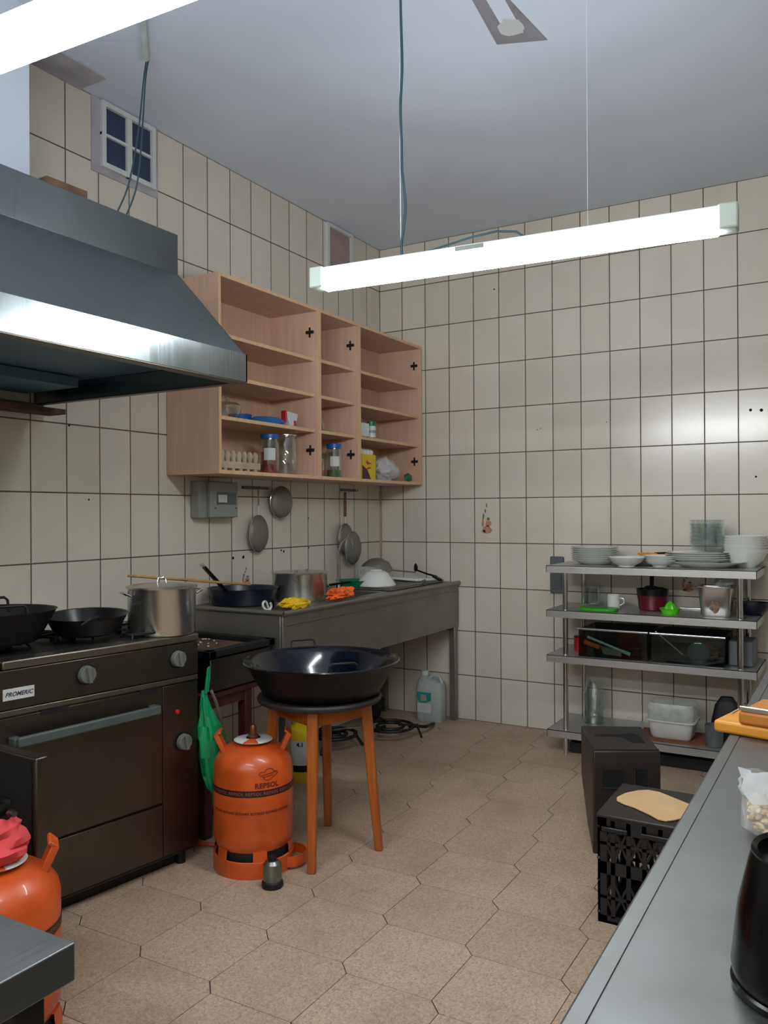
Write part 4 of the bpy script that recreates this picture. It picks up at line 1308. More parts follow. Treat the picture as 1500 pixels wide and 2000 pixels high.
# emblem: chef-hat like outline drawn with thin lines
mb = MB()
pts = [(-0.016, -0.024), (-0.020, -0.008), (-0.032, 0.0), (-0.036, 0.012), (-0.026, 0.021), (-0.014, 0.018), (-0.008, 0.032), (0.006, 0.037), (0.018, 0.031), (0.021, 0.018),
       (0.034, 0.015), (0.038, 0.004), (0.028, -0.006), (0.018, -0.012), (0.010, -0.026), (-0.004, -0.030)]
fnw = wrap(r + 0.0012, fa + R(21), 0.397)
def polyl(p, close=True, wd=0.0016):
    n = len(p)
    for i in range(n if close else n - 1):
        a, b_ = Vector(p[i]), Vector(p[(i + 1) % n])
        d = (b_ - a).normalized()
        q = Vector((-d.y, d.x)) * wd
        mb.add([fnw(*(a - q)), fnw(*(b_ - q)), fnw(*(b_ + q)), fnw(*(a + q))], [(0, 1, 2, 3)])
def wrap_sh(x, y):
    # follow the shoulder slightly
    z = 0.380 + y
    rr = r + 0.0016 - 0.0062 * max(0.0, (z - 0.385) / 0.025)
    return (rr * math.cos(fa + R(21) + x / rr), rr * math.sin(fa + R(21) + x / rr), z)
fnw = lambda x, y: wrap_sh(x, y * 0.62)
polyl(pts)
polyl([(-0.026, 0.002), (-0.006, 0.006), (0.012, 0.010), (0.030, 0.012)], False)
polyl([(-0.018, -0.010), (0.0, -0.006), (0.018, -0.002)], False)
mb.build('printed_emblem', 'orange_dk', g1, fix=False)
# orange loop at the foot
mb = MB()
P = []
for k in range(21):
    a = -PI / 2 + PI * k / 20
    P.append((0.135 + 0.072 * math.cos(a) , 0.075 * math.sin(a)))
rings = []
for x, y in P:
    pass
lp_ = []
for i, (x, y) in enumerate(P):
    lp_.append(Vector((x, y, 0.035)))
mb.M = Matrix.Rotation(R(31), 4, 'Z')
for i in range(len(lp_) - 1):
    a, b_ = lp_[i], lp_[i + 1]
    mb.add([(a.x, a.y, 0.012), (b_.x, b_.y, 0.012), (b_.x, b_.y, 0.050), (a.x, a.y, 0.050),
            (a.x * 0.97, a.y * 0.95, 0.012), (b_.x * 0.97, b_.y * 0.95, 0.012), (b_.x * 0.97, b_.y * 0.95, 0.050), (a.x * 0.97, a.y * 0.95, 0.050)],
           [(0, 1, 2, 3), (7, 6, 5, 4), (3, 2, 6, 7), (0, 4, 5, 1)])
mb.build('foot_loop', 'orange', g1)

g2, r = gas_bottle((0.985, -3.600, 0), 18, 'orange gas bottle with red cloth round its regulator, at the left picture edge')
mb = MB()
fa2 = math.atan2(-4.89 + 3.57, 2.868 - 0.997) - R(18)
for k in range(9):
    mb.text('REPSOL', 0.017, wrap(r + 0.002, fa2 - R(90) + k * R(25), 0.3085), 0, spacing=1.1)
mb.build('band_lettering', 'orange_pale', g2, fix=False)
# regulator + cloth
t = thing('gas_regulator', 'black gas regulator knob poking out above the red cloth', 'regulator', (0.985, -3.600, 0.533))
MB().lathe([(0.030, 0.035), (0.042, 0.050), (0.044, 0.078), (0.036, 0.094), (0.018, 0.100), (0.0001, 0.101)], seg=24).build('knob', 'blackp', t)
MB().tube([(0.03, 0.0, 0.070), (0.05, 0.01, 0.072), (0.062, 0.01, 0.068)], 0.008, 8).build('outlet', 'steel_dk', t)
MB().cyl(0.02, 0.0, 0.036, seg=16).build('stem', 'blackp', t)
mb = MB()
rings = []
for i, (z, rr) in enumerate(((0.488, 0.068), (0.495, 0.076), (0.510, 0.080), (0.520, 0.072), (0.530, 0.074), (0.545, 0.068), (0.552, 0.058), (0.565, 0.060), (0.578, 0.048), (0.590, 0.043), (0.600, 0.036))):
    rg = []
    for k in range(40):
        a = 2 * PI * k / 40
        f = 1 + 0.07 * math.sin(3 * a + i * 1.3) + 0.04 * math.sin(7 * a - i)
        rg.append((rr * f * math.cos(a), rr * f * math.sin(a), z + 0.006 * math.sin(2 * a + i)))
    rings.append(rg)
mb.loft(rings)
tag(mb.build('red_cloth', 'pinkcloth', loc=(0.985, -3.600, 0)), 'coral red cloth wrapped around the regulator of the near gas bottle', 'cloth')

# camping gas canister
t = thing('camping_canister', 'small grey green camping gas canister on floor in front of the gas bottle', 'gas canister', (1.022, -2.532, 0))
MB().lathe([(0.0001, 0), (0.038, 0), (0.040, 0.006), (0.038, 0.020), (0.034, 0.024)], seg=32).build('base', 'black_m', t)
MB().lathe([(0.032, 0.020), (0.034, 0.026), (0.034, 0.066), (0.032, 0.084), (0.022, 0.095), (0.0001, 0.096)], seg=32).build('body', 'camp', t)
MB().cyl(0.014, 0.094, 0.108, seg=18).build('valve', 'black_m', t)
cable('floor_hose', [(0.40, -2.40, 0.012), (0.52, -2.40, 0.012), (0.60, -2.375, 0.012), (0.67, -2.36, 0.012)], 0.009, 'hose', 'orange rubber hose on floor between stove and gas bottle', 'hose')

# ------------------------------------------------------------------ stool with basin
s = thing('wooden_stool', 'orange varnished wooden stool with dark round seat', 'stool', (0.978, -2.163, 0))
MB().lathe([(0.0001, 0.595), (0.235, 0.595), (0.248, 0.602), (0.250, 0.612), (0.245, 0.620), (0.0001, 0.620)], seg=56).build('seat', 'seatw', s)
legs = ((1.083, -2.373), (1.195, -2.068), (0.873, -1.953), (0.761, -2.258))
tops = []
for fx, fy in legs:
    d = Vector((fx - 0.978, fy + 2.163))
    tp = d * 0.78
    tops.append(tp)
    mb = MB()
    a = Vector((d.x, d.y, 0))
    b_ = Vector((tp.x, tp.y, 0.597))
    # tapered square leg
    ang = math.atan2(d.y, d.x)
    rings = []
    for tt, hw in ((0, 0.0165), (0.5, 0.0195), (1, 0.022)):
        c = a.lerp(b_, tt)
        rings.append([(c.x + hw * math.cos(ang + q) * 1.35, c.y + hw * math.sin(ang + q) * 1.35, c.z) for q in (PI / 4, 3 * PI / 4, 5 * PI / 4, 7 * PI / 4)])
    mb.loft(rings)
    mb.build('leg', 'stoolw', s, bevel=0.005)
for i in range(4):
    p, q = tops[i], tops[(i + 1) % 4]
    mb = MB()
    mb.bar((p.x * 0.98, p.y * 0.98, 0.563), (q.x * 0.98, q.y * 0.98, 0.563), 0.02, 0.062)
    mb.build('apron', 'stoolw', s, bevel=0.002)
t = thing('enamel_basin', 'large speckled navy enamel basin on the wooden stool', 'basin', (0.985, -2.160, 0.6205))
mb = MB().lathe([(0.0001, 0), (0.215, 0), (0.232, 0.010), (0.262, 0.06), (0.292, 0.118), (0.312, 0.134), (0.316, 0.138)], seg=80, mi=1)
mb.lathe([(0.316, 0.138), (0.312, 0.142), (0.300, 0.138), (0.284, 0.120), (0.254, 0.062), (0.224, 0.014), (0.0001, 0.006)], seg=80)
mb.build('basin_body', ['navy', 'navy_out'], t)
for a in (R(118), R(-62)):
    mb = MB()
    mb.M = Matrix.Rotation(a + R(22), 4, 'Z')
    mb.tube([(0.296, -0.055, 0.138), (0.305, -0.052, 0.165), (0.305, -0.042, 0.172), (0.305, 0.042, 0.172), (0.305, 0.052, 0.165), (0.296, 0.055, 0.138)], 0.0045, 8)
    mb.build('handle', 'iron', t)

# ------------------------------------------------------------------ steel shelving at the far wall
sh = thing('steel_shelving', 'four tier stainless steel shelving rack against the far wall', 'shelving', (0, 0, 0))
sx0, sx1, sy0, sy1 = 1.340, 2.420, -0.46, -0.04
for z in (1.048, 0.800, 0.549, 0.132):
    mb = MB()
    mb.box(sx0, sx1, sy0, sy1, z - 0.003, z)
    mb.box(sx0, sx1, sy0, sy0 + 0.003, z - 0.040, z)
    mb.box(sx0, sx1, sy1 - 0.003, sy1, z - 0.040, z + 0.0)
    mb.box(sx0, sx0 + 0.003, sy0, sy1, z - 0.040, z)
    mb.box(sx1 - 0.003, sx1, sy0, sy1, z - 0.040, z)
    mb.build('shelf', 'steel', sh)
for x in (1.438, 2.338):
    for y in (-0.425, -0.075):
        MB().cyl(0.0145, 0.0, 1.045, (x, y, 0), 20).build('post', 'chrome', sh)
Z1, Z2, Z3, Z4 = 1.0485, 0.8005, 0.5495, 0.1325

def plate_prof(r, h):
    return [(0.0001, 0.004), (r * 0.5, 0.0), (r * 0.58, 0.0), (r * 0.72, h * 0.45), (r, h), (r + 0.002, h + 0.002), (r - 0.002, h + 0.003), (r * 0.70, h * 0.5 + 0.003), (r * 0.55, 0.005), (0.0001, 0.006)]
def bowl_prof(r, h):
    return [(0.0001, 0.003), (r * 0.4, 0.0), (r * 0.45, 0.0), (r * 0.48, 0.006), (r * 0.8, h * 0.45), (r, h), (r - 0.003, h + 0.001), (r * 0.77, h * 0.45), (r * 0.42, 0.009), (0.0001, 0.008)]
def stack(name, cat, prof, n, pitch, loc, lab, group, mat='china', jit=0.003, sx=1, sy=1):
    first = None
    random.seed(n * 13 + int(loc[0] * 100))
    ordn = ('lowest', 'second lowest', 'third from bottom', 'fourth from bottom', 'fifth from bottom', 'sixth from bottom', 'seventh from bottom', 'eighth from bottom')
    for k in range(n):
        if first is None:
            o = MB().lathe(prof, seg=48, sx=sx, sy=sy).build(name, mat)
            first = o
        else:
            o = first.copy()
            COL.objects.link(o)
        o.location = (loc[0] + random.uniform(-jit, jit), loc[1] + random.uniform(-jit, jit), loc[2] + k * pitch)
        pos = 'topmost' if k == n - 1 and n > 1 else ordn[k]
        tag(o, lab if n == 1 else lab + ', ' + pos, cat, group)
    return first
stack('dinner_plate', 'plate', plate_prof(0.135, 0.026), 7, 0.012, (1.555, -0.245, Z1), 'white plate in the leftmost stack on the top shelf', 'white plates in the left stack')
stack('side_dish', 'dish', bowl_prof(0.098, 0.050), 1, 0.01, (1.765, -0.375, Z1), 'single shallow white dish in front of the left plate stack', None)
stack('side_dish', 'dish', plate_prof(0.125, 0.030), 2, 0.014, (1.835, -0.17, Z1), 'white dish of scraps at the back of top shelf', 'dishes holding scraps')
stack('soup_bowl', 'bowl', bowl_prof(0.088, 0.038), 3, 0.011, (1.925, -0.305, Z1), 'small white bowl stacked between single dish and big platter', 'small bowls in the middle')
mb = MB()
random.seed(2)
for k in range(7):
    mb.lump((random.uniform(-0.07, 0.05), random.uniform(-0.03, 0.03), random.uniform(0, 0.008)), (0.03, 0.016, 0.012), 0.5, 2, k, 2)
tag(mb.build('food_scraps', 'food2', loc=(1.86, -0.18, Z1 + 0.052)), 'orange and yellow food scraps heaped on the white dish', 'food scraps', kind='stuff')
mb = MB().bar((-0.05, 0, 0.012), (0.05, 0.02, 0.018), 0.014, 0.01)
tag(mb.build('dark_spoon', 'blackp', bevel=0.003, loc=(1.915, -0.17, Z1 + 0.052)), 'dark spoon lying on the scraps dish', 'spoon')
stack('serving_platter', 'platter', plate_prof(0.195, 0.030), 1, 0.012, (2.15, -0.265, Z1), 'largest white oval platter on the top shelf', None, sy=0.85)
stack('dinner_plate', 'plate', plate_prof(0.165, 0.022), 4, 0.011, (2.105, -0.225, Z1 + 0.022), 'white plate stacked on the big platter', 'white plates on the platter', sy=0.85)
stack('rice_bowl', 'bowl', bowl_prof(0.112, 0.085), 7, 0.0135, (2.335, -0.165, Z1), 'white deep bowl in the tall stack at right end', 'white bowls in the tall stack')
stack('glass_bowl', 'glass bowl', [(0.05, 0.001), (0.075, 0.004), (0.090, 0.05), (0.095, 0.052)], 6, 0.022, (2.150, -0.200, Z1 + 0.090), 'clear glass bowl in the stack upon the plates', 'clear glass bowls', 'glass', jit=0.002)
o = MB().box(-0.03, 0.03, -0.03, 0.03, 0, 0.045).build('salt_tub', 'label_w', bevel=0.006, loc=(2.385, -0.085, Z1))
o.location = (2.388, -0.40, Z1)
bpy.data.objects.remove(o)

# shelf 2
t = thing('green_tray', 'flat green plastic tray lying on second shelf at left', 'tray', (1.608, -0.36, Z2))
mb = MB()
n = 40
mb.prism([(0.105 * math.copysign(abs(math.cos(a)) ** 0.6, math.cos(a)), 0.07 * math.copysign(abs(math.sin(a)) ** 0.6, math.sin(a))) for a in [2 * PI * k / n for k in range(n)]], 0, 0.016)
mb.build('tray_body', 'green', t, bevel=0.004)
t = thing('cup', 'small white mug standing behind the green tray', 'mug', (1.66, -0.245, Z2))
MB().lathe([(0.0001, 0), (0.034, 0), (0.036, 0.005), (0.036, 0.08), (0.033, 0.08), (0.033, 0.006), (0.0001, 0.005)], seg=32).build('mug_body', 'china', t)
MB().tube([(0.035, 0, 0.062), (0.055, 0, 0.058), (0.058, 0, 0.035), (0.036, 0, 0.020)], 0.004, 8).build('mug_handle', 'china', t)
t = thing('clear_container', 'tall clear plastic container at left of second shelf', 'container', (1.535, -0.21, Z2))
MB().box(-0.05, 0.05, -0.05, 0.05, 0.001, 0.125).build('body', 'glass', t, bevel=0.01)
t = thing('saucepan', 'dark red saucepan with black rim and upright handle on second shelf', 'saucepan', (1.865, -0.21, Z2))
MB().lathe([(0.0001, 0), (0.065, 0), (0.072, 0.006), (0.082, 0.085), (0.0775, 0.085), (0.067, 0.008), (0.0001, 0.006)], seg=40).build('pan_body', 'redd', t)
MB().lathe([(0.082, 0.083), (0.0855, 0.118), (0.080, 0.118), (0.077, 0.084)], seg=40).build('rim_band', 'black', t)
MB().lump((0, 0, 0.115), (0.06, 0.06, 0.02), 0.4, 2, 3, 3).build('contents', 'black_m', t)
MB().bar((-0.01, 0.03, 0.10), (-0.02, 0.08, 0.20), 0.022, 0.012).build('handle', 'black_m', t, bevel=0.003)
t = thing('citrus_juicer', 'lime green plastic citrus juicer on second shelf', 'juicer', (1.985, -0.345, Z2))
MB().lathe([(0.0001, 0.0), (0.040, 0.0), (0.045, 0.012), (0.052, 0.024), (0.056, 0.030), (0.050, 0.030), (0.042, 0.018), (0.0001, 0.016)], seg=36).build('dish', 'lime', t)
mb = MB()
rings = []
for i in range(9):
    q = i / 8
    rr = 0.028 * (1 - q ** 2.2) + 0.002
    rings.append([(rr * (1 + 0.10 * math.cos(8 * 2 * PI * k / 48)) * math.cos(2 * PI * k / 48), rr * (1 + 0.10 * math.cos(8 * 2 * PI * k / 48)) * math.sin(2 * PI * k / 48), 0.016 + 0.052 * q) for k in range(48)])
mb.loft(rings)
mb.build('reamer', 'lime', t)
t = thing('steel_inset_pan', 'deep steel gastro pan with stained front on second shelf', 'pan', (2.215, -0.335, Z2))
mb = MB()
rings = []
for z, hx, hy in ((0.0, 0.064, 0.050), (0.012, 0.072, 0.058), (0.155, 0.084, 0.070)):
    rings.append([(hx * math.copysign(abs(math.cos(a)) ** 0.35, math.cos(a)), hy * math.copysign(abs(math.sin(a)) ** 0.35, math.sin(a)), z) for a in [2 * PI * k / 40 for k in range(40)]])
n = 40
b0 = []
mb.loft(rings, cap=False)
mb.prism([(p[0], p[1]) for p in rings[0]], 0.0, 0.002)
mb.build('pan_body', 'alum', t, fix=False)
mb = MB()
hx, hy = 0.098, 0.084
mb.box(-hx, hx, -hy, -0.062, 0.153, 0.157)
mb.box(-hx, hx, 0.062, hy, 0.153, 0.157)
mb.box(-hx, -0.076, -hy, hy, 0.153, 0.157)
mb.box(0.076, hx, -hy, hy, 0.153, 0.157)
mb.build('rim', 'chrome', t, bevel=0.0015)
MB().lump((0, 0, 0.05), (0.035, 0.02, 0.030), 0.2, 2, 5, 2).build('contents', 'food', t)
mb = MB()
random.seed(9)
mb.add([(-0.0 + 0.028 * math.cos(2 * PI * k / 12) * random.uniform(0.7, 1.1), -0.0635 - 0.0032 * (math.sin(2 * PI * k / 12)) , 0.055 + 0.034 * math.sin(2 * PI * k / 12) * random.uniform(0.8, 1.1)) for k in range(12)], [tuple(range(12))])
mb.build('brown_stain', 'stain', t, fix=False)
o = MB().lump((0, 0, 0.02), (0.05, 0.03, 0.03), 0.4, 2, 5, 3, flat=-0.7).build('napkin', 'label_w', loc=(2.245, -0.30, Z2 + 0.155))
tag(o, 'white crumpled napkin on top of the steel gastro pan', 'napkin')
mb = MB().tube([(-0.09, 0, 0), (0.08, 0.0, 0)], 0.006, 10)
tag(mb.build('steel_rod', 'chrome', loc=(2.08, -0.09, Z2 + 0.055)), 'thin steel tube handle lying at the back of second shelf', 'utensil')
o = bpy.data.objects['steel_rod']
o.location.z = Z2 + 0.0065
t = thing('dark_bowl', 'dark navy bowl overhanging the right end of second shelf', 'bowl', (2.375, -0.19, Z2))
MB().lathe([(0.0001, 0), (0.045, 0), (0.075, 0.030), (0.085, 0.066), (0.081, 0.066), (0.07, 0.032), (0.0001, 0.006)], seg=36).build('bowl_body', 'navypan', t)

# shelf 3: glass drawers / tubs
def tub(x0, x1, label):
    t = thing('glass_tub', label, 'container', (x0, -0.435, Z3), group='dark tubs with steel front rim')
    W = x1 - x0
    Dp, Hh = 0.33, 0.152
    mb = MB()
    mb.box(0, W, 0, 0.004, 0.001, Hh)
    mb.box(0, W, Dp - 0.004, Dp, 0.001, Hh)
    mb.box(0, 0.004, 0.004, Dp - 0.004, 0.001, Hh)
    mb.box(W - 0.004, W, 0.004, Dp - 0.004, 0.001, Hh)
    mb.box(0.004, W - 0.004, 0.004, Dp - 0.004, 0.001, 0.005)
    mb.build('tub_body', 'glassg', t)
    MB().tube([(-0.006, -0.004, Hh + 0.002), (W + 0.006, -0.004, Hh + 0.002)], 0.0072, 12).build('front_rim', 'chrome', t)
    MB().box(0.004, W - 0.004, Dp - 0.012, Dp - 0.006, 0.006, Hh).build('dark_backing', 'black_m', t)
    return t
tub(1.515, 1.885, 'left of two dark glass tubs on third shelf, holding knives')
tub(1.905, 2.265, 'right of two dark glass tubs on third shelf, holding utensils')
t = thing('chef_knife', 'orange handled cleaver leaning in the left glass tub', 'knife', (1.53, -0.40, Z3 + 0.012))
MB().bar((0.005, 0, 0.066), (0.09, 0, 0.040), 0.018, 0.024).build('handle', 'orangec', t, bevel=0.006)
mb = MB().add([(0.09, 0.001, 0.052), (0.21, 0.001, 0.028), (0.21, 0.001, 0.0), (0.115, 0.001, 0.006), (0.09, -0.001, 0.052), (0.21, -0.001, 0.028), (0.21, -0.001, 0.0), (0.115, -0.001, 0.006)],
              [(0, 1, 2, 3), (7, 6, 5, 4), (0, 4, 5, 1), (1, 5, 6, 2), (2, 6, 7, 3), (3, 7, 4, 0)])
mb.build('blade', 'alum', t)
t = thing('sharpening_steel', 'long white handled utensil slanting across the left glass tub', 'utensil', (1.55, -0.385, Z3 + 0.012))
mb = MB().bar((0.0, 0, 0.092), (0.205, 0, 0.022), 0.008, 0.013)
mb.build('shaft', 'china', t, bevel=0.003)
MB().bar((0.19, 0, 0.027), (0.235, 0, 0.012), 0.012, 0.018).build('tip', 'label_w', t, bevel=0.003)
o = MB().box(0, 0.11, -0.04, 0.04, 0, 0.05).build('navy_box', 'navypan', bevel=0.006, loc=(1.72, -0.30, Z3 + 0.006))
tag(o, 'dark navy box at the back of the left glass tub', 'box')
t = thing('whisk_handle', 'thin steel utensil slanting in the right glass tub', 'utensil', (1.915, -0.38, Z3 + 0.012))
MB().tube([(0.0, 0, 0.145), (0.10, 0, 0.065), (0.14, 0.0, 0.030)], 0.004, 8).build('shaft', 'chrome', t)
t = thing('round_lid', 'dark grey round lid standing in the right glass tub', 'lid', (2.135, -0.395, Z3 + 0.008))
mb = MB()
mb.M = Matrix.Rotation(PI / 2, 4, 'X')
mb.lathe([(0.0001, 0.0), (0.052, 0.0), (0.055, 0.006), (0.03, 0.014), (0.0001, 0.015)], (0, 0.055, 0), 32)
mb.build('lid_disc', 'greydk', t)
MB().tube([(-0.018, -0.016, 0.105), (0.018, -0.016, 0.105)], 0.004, 8).build('lid_edge', 'chrome', t)
mb = MB().lump((0, 0, 0.045), (0.08, 0.05, 0.05), 0.5, 1.8, 8, 3, flat=-0.9)
tag(mb.build('food_pouch', 'food', loc=(2.15, -0.27, Z3 + 0.006)), 'brown and red packet heap behind the round lid in right tub', 'packet')
t = thing('red_canister', 'small red tin at the left of third shelf beside the tubs', 'tin', (1.467, -0.245, Z3))
MB().cyl(0.035, 0.0, 0.075, seg=24).build('body', 'redp', t, bevel=0.003)
MB().cyl(0.036, 0.075, 0.085, seg=24).build('lid', 'redd', t, bevel=0.002)
o = MB().box(0, 0.12, 0, 0.20, 0, 0.13).build('dark_crate', 'greydk', bevel=0.01, loc=(2.272, -0.35, Z3))
tag(o, 'dark grey box at the right end of third shelf', 'box')

# shelf 4
t = thing('glass_carafe', 'tall clear glass jar on the bottom shelf behind the brown box', 'jar', (1.525, -0.175, Z4))
MB().lathe([(0.05, 0.002), (0.062, 0.006), (0.062, 0.16), (0.045, 0.20), (0.042, 0.24)], seg=32).build('glass_body', 'glass', t, fix=False)
MB().lathe([(0.0001, 0.002), (0.055, 0.002), (0.055, 0.012), (0.0001, 0.014)], seg=28).build('glass_base', 'glass', t)
t = thing('storage_tub', 'white plastic food tub with cloudy upper box on bottom shelf', 'container', (1.985, -0.285, Z4 + 0.005))
def rrect(hx, hy, z, p=0.3):
    return [(hx * math.copysign(abs(math.cos(a)) ** p, math.cos(a)), hy * math.copysign(abs(math.sin(a)) ** p, math.sin(a)), z) for a in [2 * PI * k / 48 for k in range(48)]]
MB().loft([rrect(0.098, 0.075, 0), rrect(0.105, 0.082, 0.01), rrect(0.120, 0.095, 0.092)]).build('tub_body', 'tubw', t)
MB().loft([rrect(0.128, 0.102, 0.090), rrect(0.128, 0.102, 0.098)]).build('tub_rim', 'tubw', t)
MB().loft([rrect(0.118, 0.094, 0.099), rrect(0.122, 0.098, 0.165), rrect(0.112, 0.088, 0.185)]).build('upper_box', 'trans', t)
o = MB().box(-0.19, 0.17, -0.13, 0.13, 0, 0.004).build('cardboard_sheet', 'cardb', loc=(2.01, -0.285, Z4))
o.rotation_euler = (0, 0, R(6))
tag(o, 'brown cardboard sheet beneath the white tub', 'cardboard')
t = thing('dark_tumbler', 'dark blue grey tumbler on the bottom shelf near the right end', 'cup', (2.205, -0.365, Z4))
MB().lathe([(0.0001, 0), (0.038, 0), (0.042, 0.005), (0.047, 0.11), (0.043, 0.11), (0.038, 0.007), (0.0001, 0.006)], seg=32).build('cup_body', 'greydk', t)
t = thing('dark_bottle', 'dark pointed bag standing at the right end of the bottom shelf', 'bag', (2.245, -0.20, Z4))
MB().loft([rrect(0.075, 0.05, 0, .6), rrect(0.08, 0.05, 0.08, .6), rrect(0.06, 0.035, 0.18, .6), rrect(0.03, 0.018, 0.225, .6)]).build('bag_body', 'black_m', t)
o = MB().box(1.45, 2.35, -0.40, -0.10, 0.005, 0.06).build('dark_trays', 'black_m')
tag(o, 'black flat tray pushed under the bottom shelf', 'tray')

# grey wall box left of shelving
t = thing('wall_dispenser', 'blue grey plastic holder on the far wall behind the top shelf corner', 'dispenser', (1.255, 0, 0.85))
MB().box(-0.040, 0.044, -0.030, -0.001, 0.0, 0.225).build('housing', 'greydk', t, bevel=0.008)
MB().box(-0.032, 0.036, -0.036, -0.030, 0.03, 0.15).build('front_cover', 'greydk', t, bevel=0.004)

# ------------------------------------------------------------------ crates
t = thing('plastic_stand', 'dark brown plastic box with slotted top standing in front of shelving', 'crate', (0, 0, 0))
# top corners (x,y) at z=.41 and bottom corners
tc = [(1.955, -1.70), (2.185, -1.575), (2.035, -1.235), (1.800, -1.345)]
bc = [(1.948, -1.688), (2.175, -1.57), (2.03, -1.25), (1.83, -1.36)]
def lerp2(c, k):
    cx_ = sum(p[0] for p in c) / 4
    cy_ = sum(p[1] for p in c) / 4
    return [(cx_ + (p[0] - cx_) * k, cy_ + (p[1] - cy_) * k) for p in c]
mb = MB()
zt = 0.41
ring = lambda c, z: [(p[0], p[1], z) for p in c]
inn = 0.90
# outer wall rings, open slots are built as recessed dark faces
mb.loft([ring(bc, 0.0), ring([(b[0] * .4 + a[0] * .6, b[1] * .4 + a[1] * .6) for a, b in zip(tc, bc)], 0.12), ring(tc, 0.20), ring(tc, zt - 0.006), ring(lerp2(tc, 0.985), zt)])
mb.build('shell', 'crate_br', t, bevel=0.008)
# top handle slot (recess)
def on_top(u, v):
    a = Vector(tc[0]).lerp(Vector(tc[1]), u)
    b_ = Vector(tc[3]).lerp(Vector(tc[2]), u)
    return a.lerp(b_, v)
mb = MB()
pts = [(0.14, 0.62), (0.14, 0.56), (0.55, 0.53), (0.66, 0.30), (0.86, 0.28), (0.84, 0.62), (0.72, 0.70), (0.56, 0.62)]
mb.prism([tuple(on_top(u, v)) for u, v in pts], zt - 0.004, zt + 0.0008)
mb.build('top_slot', 'hole', t)
mb = MB()
for (u0, v0, u1, v1) in ((0.02, 0.02, 0.98, 0.05),):
    mb.prism([tuple(on_top(u, v)) for u, v in ((u0, v0), (u1, v0), (u1, v1), (u0, v1))], zt - 0.002, zt + 0.003)
mb.build('top_ridge', 'crate_br', t)
def front(u, z, off):
    p = Vector(tc[0]).lerp(Vector(tc[1]), u)
    n = Vector((tc[1][1] - tc[0][1], -(tc[1][0] - tc[0][0]))).normalized()
    p = p + n * off
    return (p.x, p.y, z)
def fbox(u0, u1, z0, z1, o0, o1, name, mat):
    mb = MB()
    vs = [front(u, z, o_) for o_ in (o0, o1) for u, z in ((u0, z0), (u1, z0), (u1, z1), (u0, z1))]
    mb.add(vs, [(0, 1, 2, 3)[::-1], (4, 5, 6, 7), (0, 1, 5, 4), (1, 2, 6, 5), (2, 3, 7, 6), (3, 0, 4, 7)])
    mb.build(name, mat, t)
fbox(0.13, 0.44, 0.270, 0.335, -0.004, 0.0012, 'grip_hole', 'hole')
fbox(0.62, 0.80, 0.10, 0.338, -0.004, 0.0012, 'side_slot', 'hole')
fbox(0.60, 0.62, 0.10, 0.345, -0.002, 0.006, 'slot_rib', 'camp')
fbox(0.80, 0.815, 0.10, 0.30, -0.002, 0.005, 'slot_rib', 'camp')
fbox(0.12, 0.45, 0.262, 0.268, -0.002, 0.005, 'grip_lip', 'camp')

t = thing('bottle_crate', 'black lattice sided plastic crate beside the counter', 'crate', (2.112, -2.205, 0))
W, Dp, Hc = 0.40, 0.34, 0.357
mb = MB()
th = 0.008
def lattice(origin, ex, W_, H_):
    ex = Vector(ex)
    n = Vector((ex.y, -ex.x, 0))
    o_ = Vector(origin)
    def B(u0, u1, z0, z1):
        vs = []
        for q in (0, 1):
            for u, z in ((u0, z0), (u1, z0), (u1, z1), (u0, z1)):
                p = o_ + ex * u - n * th * q
                vs.append((p.x, p.y, z))
        mb.add(vs, [(0, 1, 2, 3)[::-1], (4, 5, 6, 7), (0, 1, 5, 4), (1, 2, 6, 5), (2, 3, 7, 6), (3, 0, 4, 7)])
    B(0, W_, H_ - 0.06, H_ - 0.012)
    B(0, W_, 0, 0.025)
    B(0, W_, H_ * 0.45, H_ * 0.45 + 0.04)
    nn = int(W_ / 0.05)
    B(0, 0.03, 0, H_ - 0.012)
    B(W_ - 0.03, W_, 0, H_ - 0.012)
    for k in range(1, nn):
        u = k * W_ / nn
        B(u - 0.007, u + 0.007, 0.02, H_ - 0.02)
    for k in range(nn):
        for zz in (0.03, H_ * 0.45 + 0.045):
            u0 = k * W_ / nn
            u1 = (k + 1) * W_ / nn
            z1_ = zz + 0.11
            for (ua, za, ub, zb) in ((u0, zz, u1, z1_), (u0, z1_, u1, zz)):
                a = o_ + ex * ua - n * th * 0.5
                b2 = o_ + ex * ub - n * th * 0.5
                mb.bar((a.x, a.y, za), (b2.x, b2.y, zb), 0.005, 0.007)
            B(u0, u1, zz + 0.05, zz + 0.06)
lattice((0, 0, 0), (1, 0, 0), W, Hc)
lattice((W, 0, 0), (0, 1, 0), Dp, Hc)
lattice((W, Dp, 0), (-1, 0, 0), W, Hc)
lattice((0, Dp, 0), (0, -1, 0), Dp, Hc)
mb.box(0, W, 0, Dp, 0, 0.008)
mb.build('crate_body', 'crate_bk', t)
MB().box(-0.004, W + 0.004, -0.004, Dp + 0.004, Hc - 0.014, Hc - 0.002).build('lid_board', 'crate_br', t, bevel=0.004)
MB().box(0.015, 0.10, -0.012, -0.003, Hc - 0.055, Hc - 0.040).box(0.14, 0.36, -0.012, -0.003, Hc - 0.055, Hc - 0.040).build('grip_bar', 'crate_bk', t, bevel=0.003)
